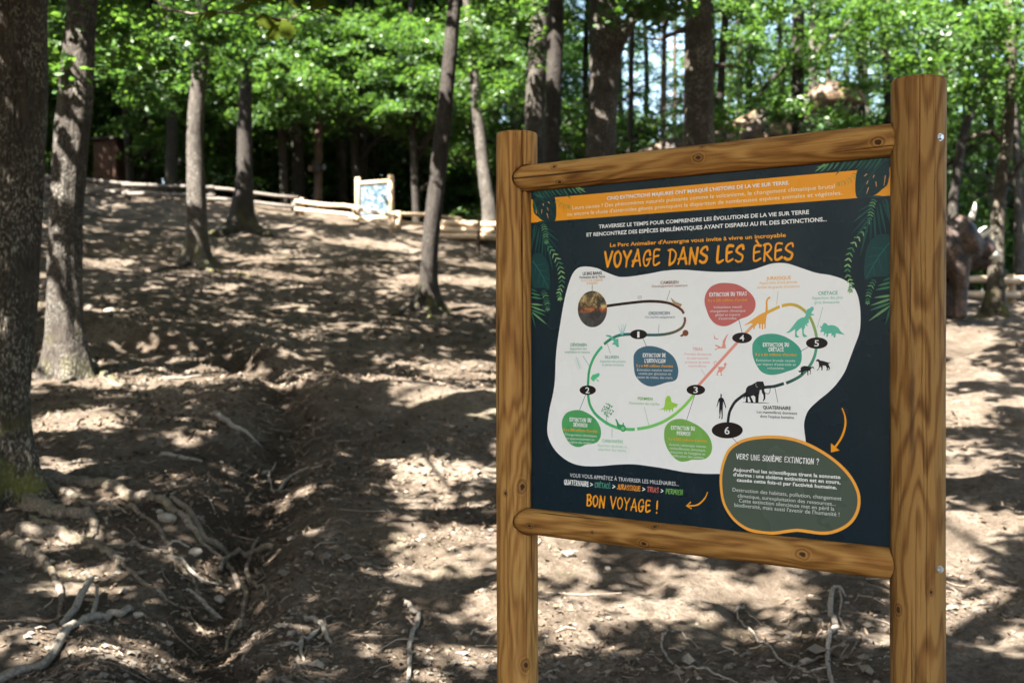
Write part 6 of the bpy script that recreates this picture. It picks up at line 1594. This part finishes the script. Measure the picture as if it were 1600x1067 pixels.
def stone_mesh(seed):
    r = random.Random(seed)
    m = MB(); m.ball((0, 0, 0), (1, r.uniform(.6, .85), r.uniform(.32, .5)), 11, 8, jag=.0)
    rs = np.random.RandomState(seed); V = np.array(m.v)
    for k in range(7):       # knock off facets
        n = rs.normal(size=3); n /= np.linalg.norm(n); h = rs.uniform(.55, .8)*np.abs(V @ n).max()
        d = V @ n - h; V = V - np.outer(np.maximum(d, 0), n)
    m.v = [tuple(v) for v in V + rs.normal(size=V.shape)*.012]
    return m
SM = [stone_mesh(s).mesh('stone', M_STONE, False) for s in range(5)] + [stone_mesh(s).mesh('stone', M_STONE_P, False) for s in range(5, 9)]
def stone(px, py, wpx, k, label, group=None, sink=.36):
    x, y = spot(px, py); s = wpx*y/FPX/2*.8
    o = link(bpy.data.objects.new('stone', SM[k % len(SM)]))
    o.location = (x, y, ground(x, y) + s*(.5-sink)); o.scale = (s, s, s); o.rotation_euler = (rg.uniform(-.3, .3), rg.uniform(-.3, .3), rg.uniform(0, 6.28))
    tag(o, label, 'stone', group)
stone(170, 482, 30, 6, 'largest pale sunlit stone beside the leaning grey trunk')
stone(138, 478, 20, 1, 'flat grey stone left of the largest pale sunlit stone')
stone(186, 438, 9, 7, 'small pale stone up the slope above the largest sunlit stone')
stone(204, 463, 12, 2, 'rounded brownish stone right above the largest sunlit stone')
stone(292, 573, 17, 6, 'rounded pale stone at the head of the gully, left one of three')
stone(305, 579, 22, 8, 'long pale stone at the head of the gully')
stone(378, 558, 17, 7, 'round pale stone above the gully on its far bank')
stone(372, 593, 18, 2, 'flat brown stone in the middle of the gully head')
stone(330, 612, 16, 3, 'upright grey stone standing in the gully head')
stone(310, 616, 11, 4, 'small upright grey stone left of the taller upright one')
stone(425, 612, 20, 1, 'dark rounded stone on the right gully bank below the mound')
stone(150, 726, 24, 0, 'grey leaning stone on the slope between the trunk roots')
stone(254, 723, 20, 8, 'flat pale stone on the pale piece of wood')
stone(312, 806, 26, 3, 'big tan stone above the dark bent branch')
stone(250, 816, 18, 6, 'bright pale stone in a sun patch beside the dark bent branch')
stone(258, 828, 46, 5, 'pale layered flat rock in a sun patch by the root end')
stone(305, 852, 40, 7, 'pale split flat rock below the dark bent branch')
stone(342, 884, 34, 8, 'sunlit tan angular stone in the gully')
stone(378, 927, 44, 1, 'big dark brown stone low in the gully')
stone(50, 995, 34, 0, 'brown angular stone above the corner branch')
stone(28, 995, 20, 2, 'small brown angular stone at the left edge above corner branch')
stone(182, 985, 16, 6, 'small pale stone against the corner branch')
stone(640, 936, 14, 7, 'small grey triangular stone on bare soil left of the left sign post')
stone(516, 931, 11, 2, 'small greyish stone on bare soil near the gully')
stone(950, 902, 18, 6, 'small pale stone under the left end of the bottom rail')
stone(886, 890, 50, 5, 'low crumbly pale lump of earth beside the left sign post')
stone(768, 460, 34, 0, 'dark lump of rock beside the left sign post far behind')
for i in range(26):
    t = rg.random(); k = int(t*(len(_gd)-1)); q = _gd[k]
    x = q[0] + rg.gauss(0, .28); y = q[1] + rg.gauss(0, .3)
    s = rg.uniform(.015, .042)
    o = link(bpy.data.objects.new('stone', SM[rg.randrange(9)]))
    o.location = (x, y, ground(x, y) + s*.2); o.scale = (s, s, s); o.rotation_euler = (rg.uniform(-.4, .4), rg.uniform(-.4, .4), rg.uniform(0, 6.28))
    tag(o, 'fist-sized stone lying in the litter of the gully', 'stone', 'stones in the gully')

# litter nobody could count: dead leaves, twig bits and pebbles, thicker in the gully and near the trees
rs = np.random.RandomState(33)
def scatter(n, near=4.4, far=26):
    u = rs.rand(n); Y = near*(far/near)**u
    X = (rs.rand(n)*1750 - 875)/FPX*Y
    dens = fbm(X*.9+3, Y*.9, 3) + np.clip((-X/Y+.05)*.9, -.25, .25)
    gd = np.min((X[:, None]-_gd[None, ::3, 0])**2 + (Y[:, None]-_gd[None, ::3, 1])**2, axis=1)
    dens = dens + .5*np.exp(-gd/.35)
    k = rs.rand(n) < np.clip(.35 + 1.3*dens, .04, 1)
    return X[k], Y[k]
X, Y = scatter(66000); n = len(X); Z = ground_np(X, Y)
L = rs.uniform(.007, .025, n)*(1+.02*Y)*np.clip(Y/9, .5, 1); az = rs.rand(n)*6.283; tx = rs.normal(size=n)*.45; ty = rs.normal(size=n)*.4; curl = rs.uniform(-.1, .6, n)
loc = np.array([(-1, 0, 1), (-.2, -.42, 0), (-.2, .42, 0), (.5, -.35, 0), (.5, .35, 0), (1, 0, 1)], float)
V = np.zeros((n, 6, 3))
for i, (a, b, c) in enumerate(loc):
    ux, uy, uz = a*L, b*L, c*L*curl + L*.12
    uz = uz + ux*np.tan(np.clip(tx, -.9, .9))*.8 + uy*np.tan(np.clip(ty, -.9, .9))*.8
    V[:, i, 0] = X + ux*np.cos(az) - uy*np.sin(az); V[:, i, 1] = Y + ux*np.sin(az) + uy*np.cos(az); V[:, i, 2] = Z + uz + .006
b = (np.arange(n)*6)[:, None]
F = np.concatenate([b + np.array([[0, 1, 2, 2]]), b + np.array([[1, 3, 4, 2]]), b + np.array([[3, 5, 4, 4]])], 0)
F3 = np.concatenate([b + np.array([[0, 1, 2]]), b + np.array([[1, 3, 2]]), b + np.array([[3, 4, 2]]), b + np.array([[3, 5, 4]])], 0)
tag(link(bpy.data.objects.new('leaf_litter', np_mesh('leaf_litter', V.reshape(-1, 3), F3, M_LITTER))), kind='stuff')
X, Y = scatter(3200, 4.4, 18); n = len(X); Z = ground_np(X, Y)
L = rs.gamma(2.0, .014, n) + .012; az = rs.rand(n)*6.283; r = rs.uniform(.0012, .0035, n)*(1+.05*Y)
V = np.zeros((n, 9, 3)); bend = rs.normal(size=n)*.18
for s, t in enumerate((-1, 0, 1)):
    cx = X + t*L*np.cos(az) + (t*t)*bend*L*np.sin(az); cy_ = Y + t*L*np.sin(az) - (t*t)*bend*L*np.cos(az)
    cz = ground_np(cx, cy_) + .006 + r*rs.uniform(.5, 2.5, n)
    for k in range(3):
        a = k*2.094
        V[:, s*3+k, 0] = cx - np.sin(az)*np.cos(a)*r; V[:, s*3+k, 1] = cy_ + np.cos(az)*np.cos(a)*r; V[:, s*3+k, 2] = cz + np.sin(a)*r
b = (np.arange(n)*9)[:, None]; F = []
for s in (0, 1):
    for k in range(3):
        k2 = (k+1) % 3; F.append(b + np.array([[s*3+k, s*3+k2, s*3+3+k2, s*3+3+k]]))
tag(link(bpy.data.objects.new('twig_litter', np_mesh('twig_litter', V.reshape(-1, 3), np.concatenate(F, 0), M_TWIG))), kind='stuff')
X, Y = scatter(17000, 4.4, 24); n = len(X); Z = ground_np(X, Y)
oc = np.array([(1, 0, 0), (0, 1, 0), (-1, 0, 0), (0, -1, 0), (0, 0, .7), (.7, .7, .35), (-.7, .7, .3), (-.7, -.7, .4), (.7, -.7, .3)], float)
of = np.array([(0, 5, 4), (5, 1, 4), (1, 6, 4), (6, 2, 4), (2, 7, 4), (7, 3, 4), (3, 8, 4), (8, 0, 4)])
s = rs.gamma(2.0, .0045, n)*(1+.03*Y) + .003
J = oc[None] * s[:, None, None] * rs.uniform(.6, 1.3, (n, 9, 1)); az = rs.rand(n)*6.283
V = np.zeros_like(J)
V[..., 0] = X[:, None] + J[..., 0]*np.cos(az)[:, None] - J[..., 1]*np.sin(az)[:, None]*.7; V[..., 1] = Y[:, None] + J[..., 0]*np.sin(az)[:, None] + J[..., 1]*np.cos(az)[:, None]*.7; V[..., 2] = Z[:, None] + J[..., 2]*.9 - s[:, None]*.05
F = (np.arange(n)*9)[:, None, None] + of[None]
tag(link(bpy.data.objects.new('gravel', np_mesh('gravel', V.reshape(-1, 3), F.reshape(-1, 3), M_GRAVEL))), kind='stuff')
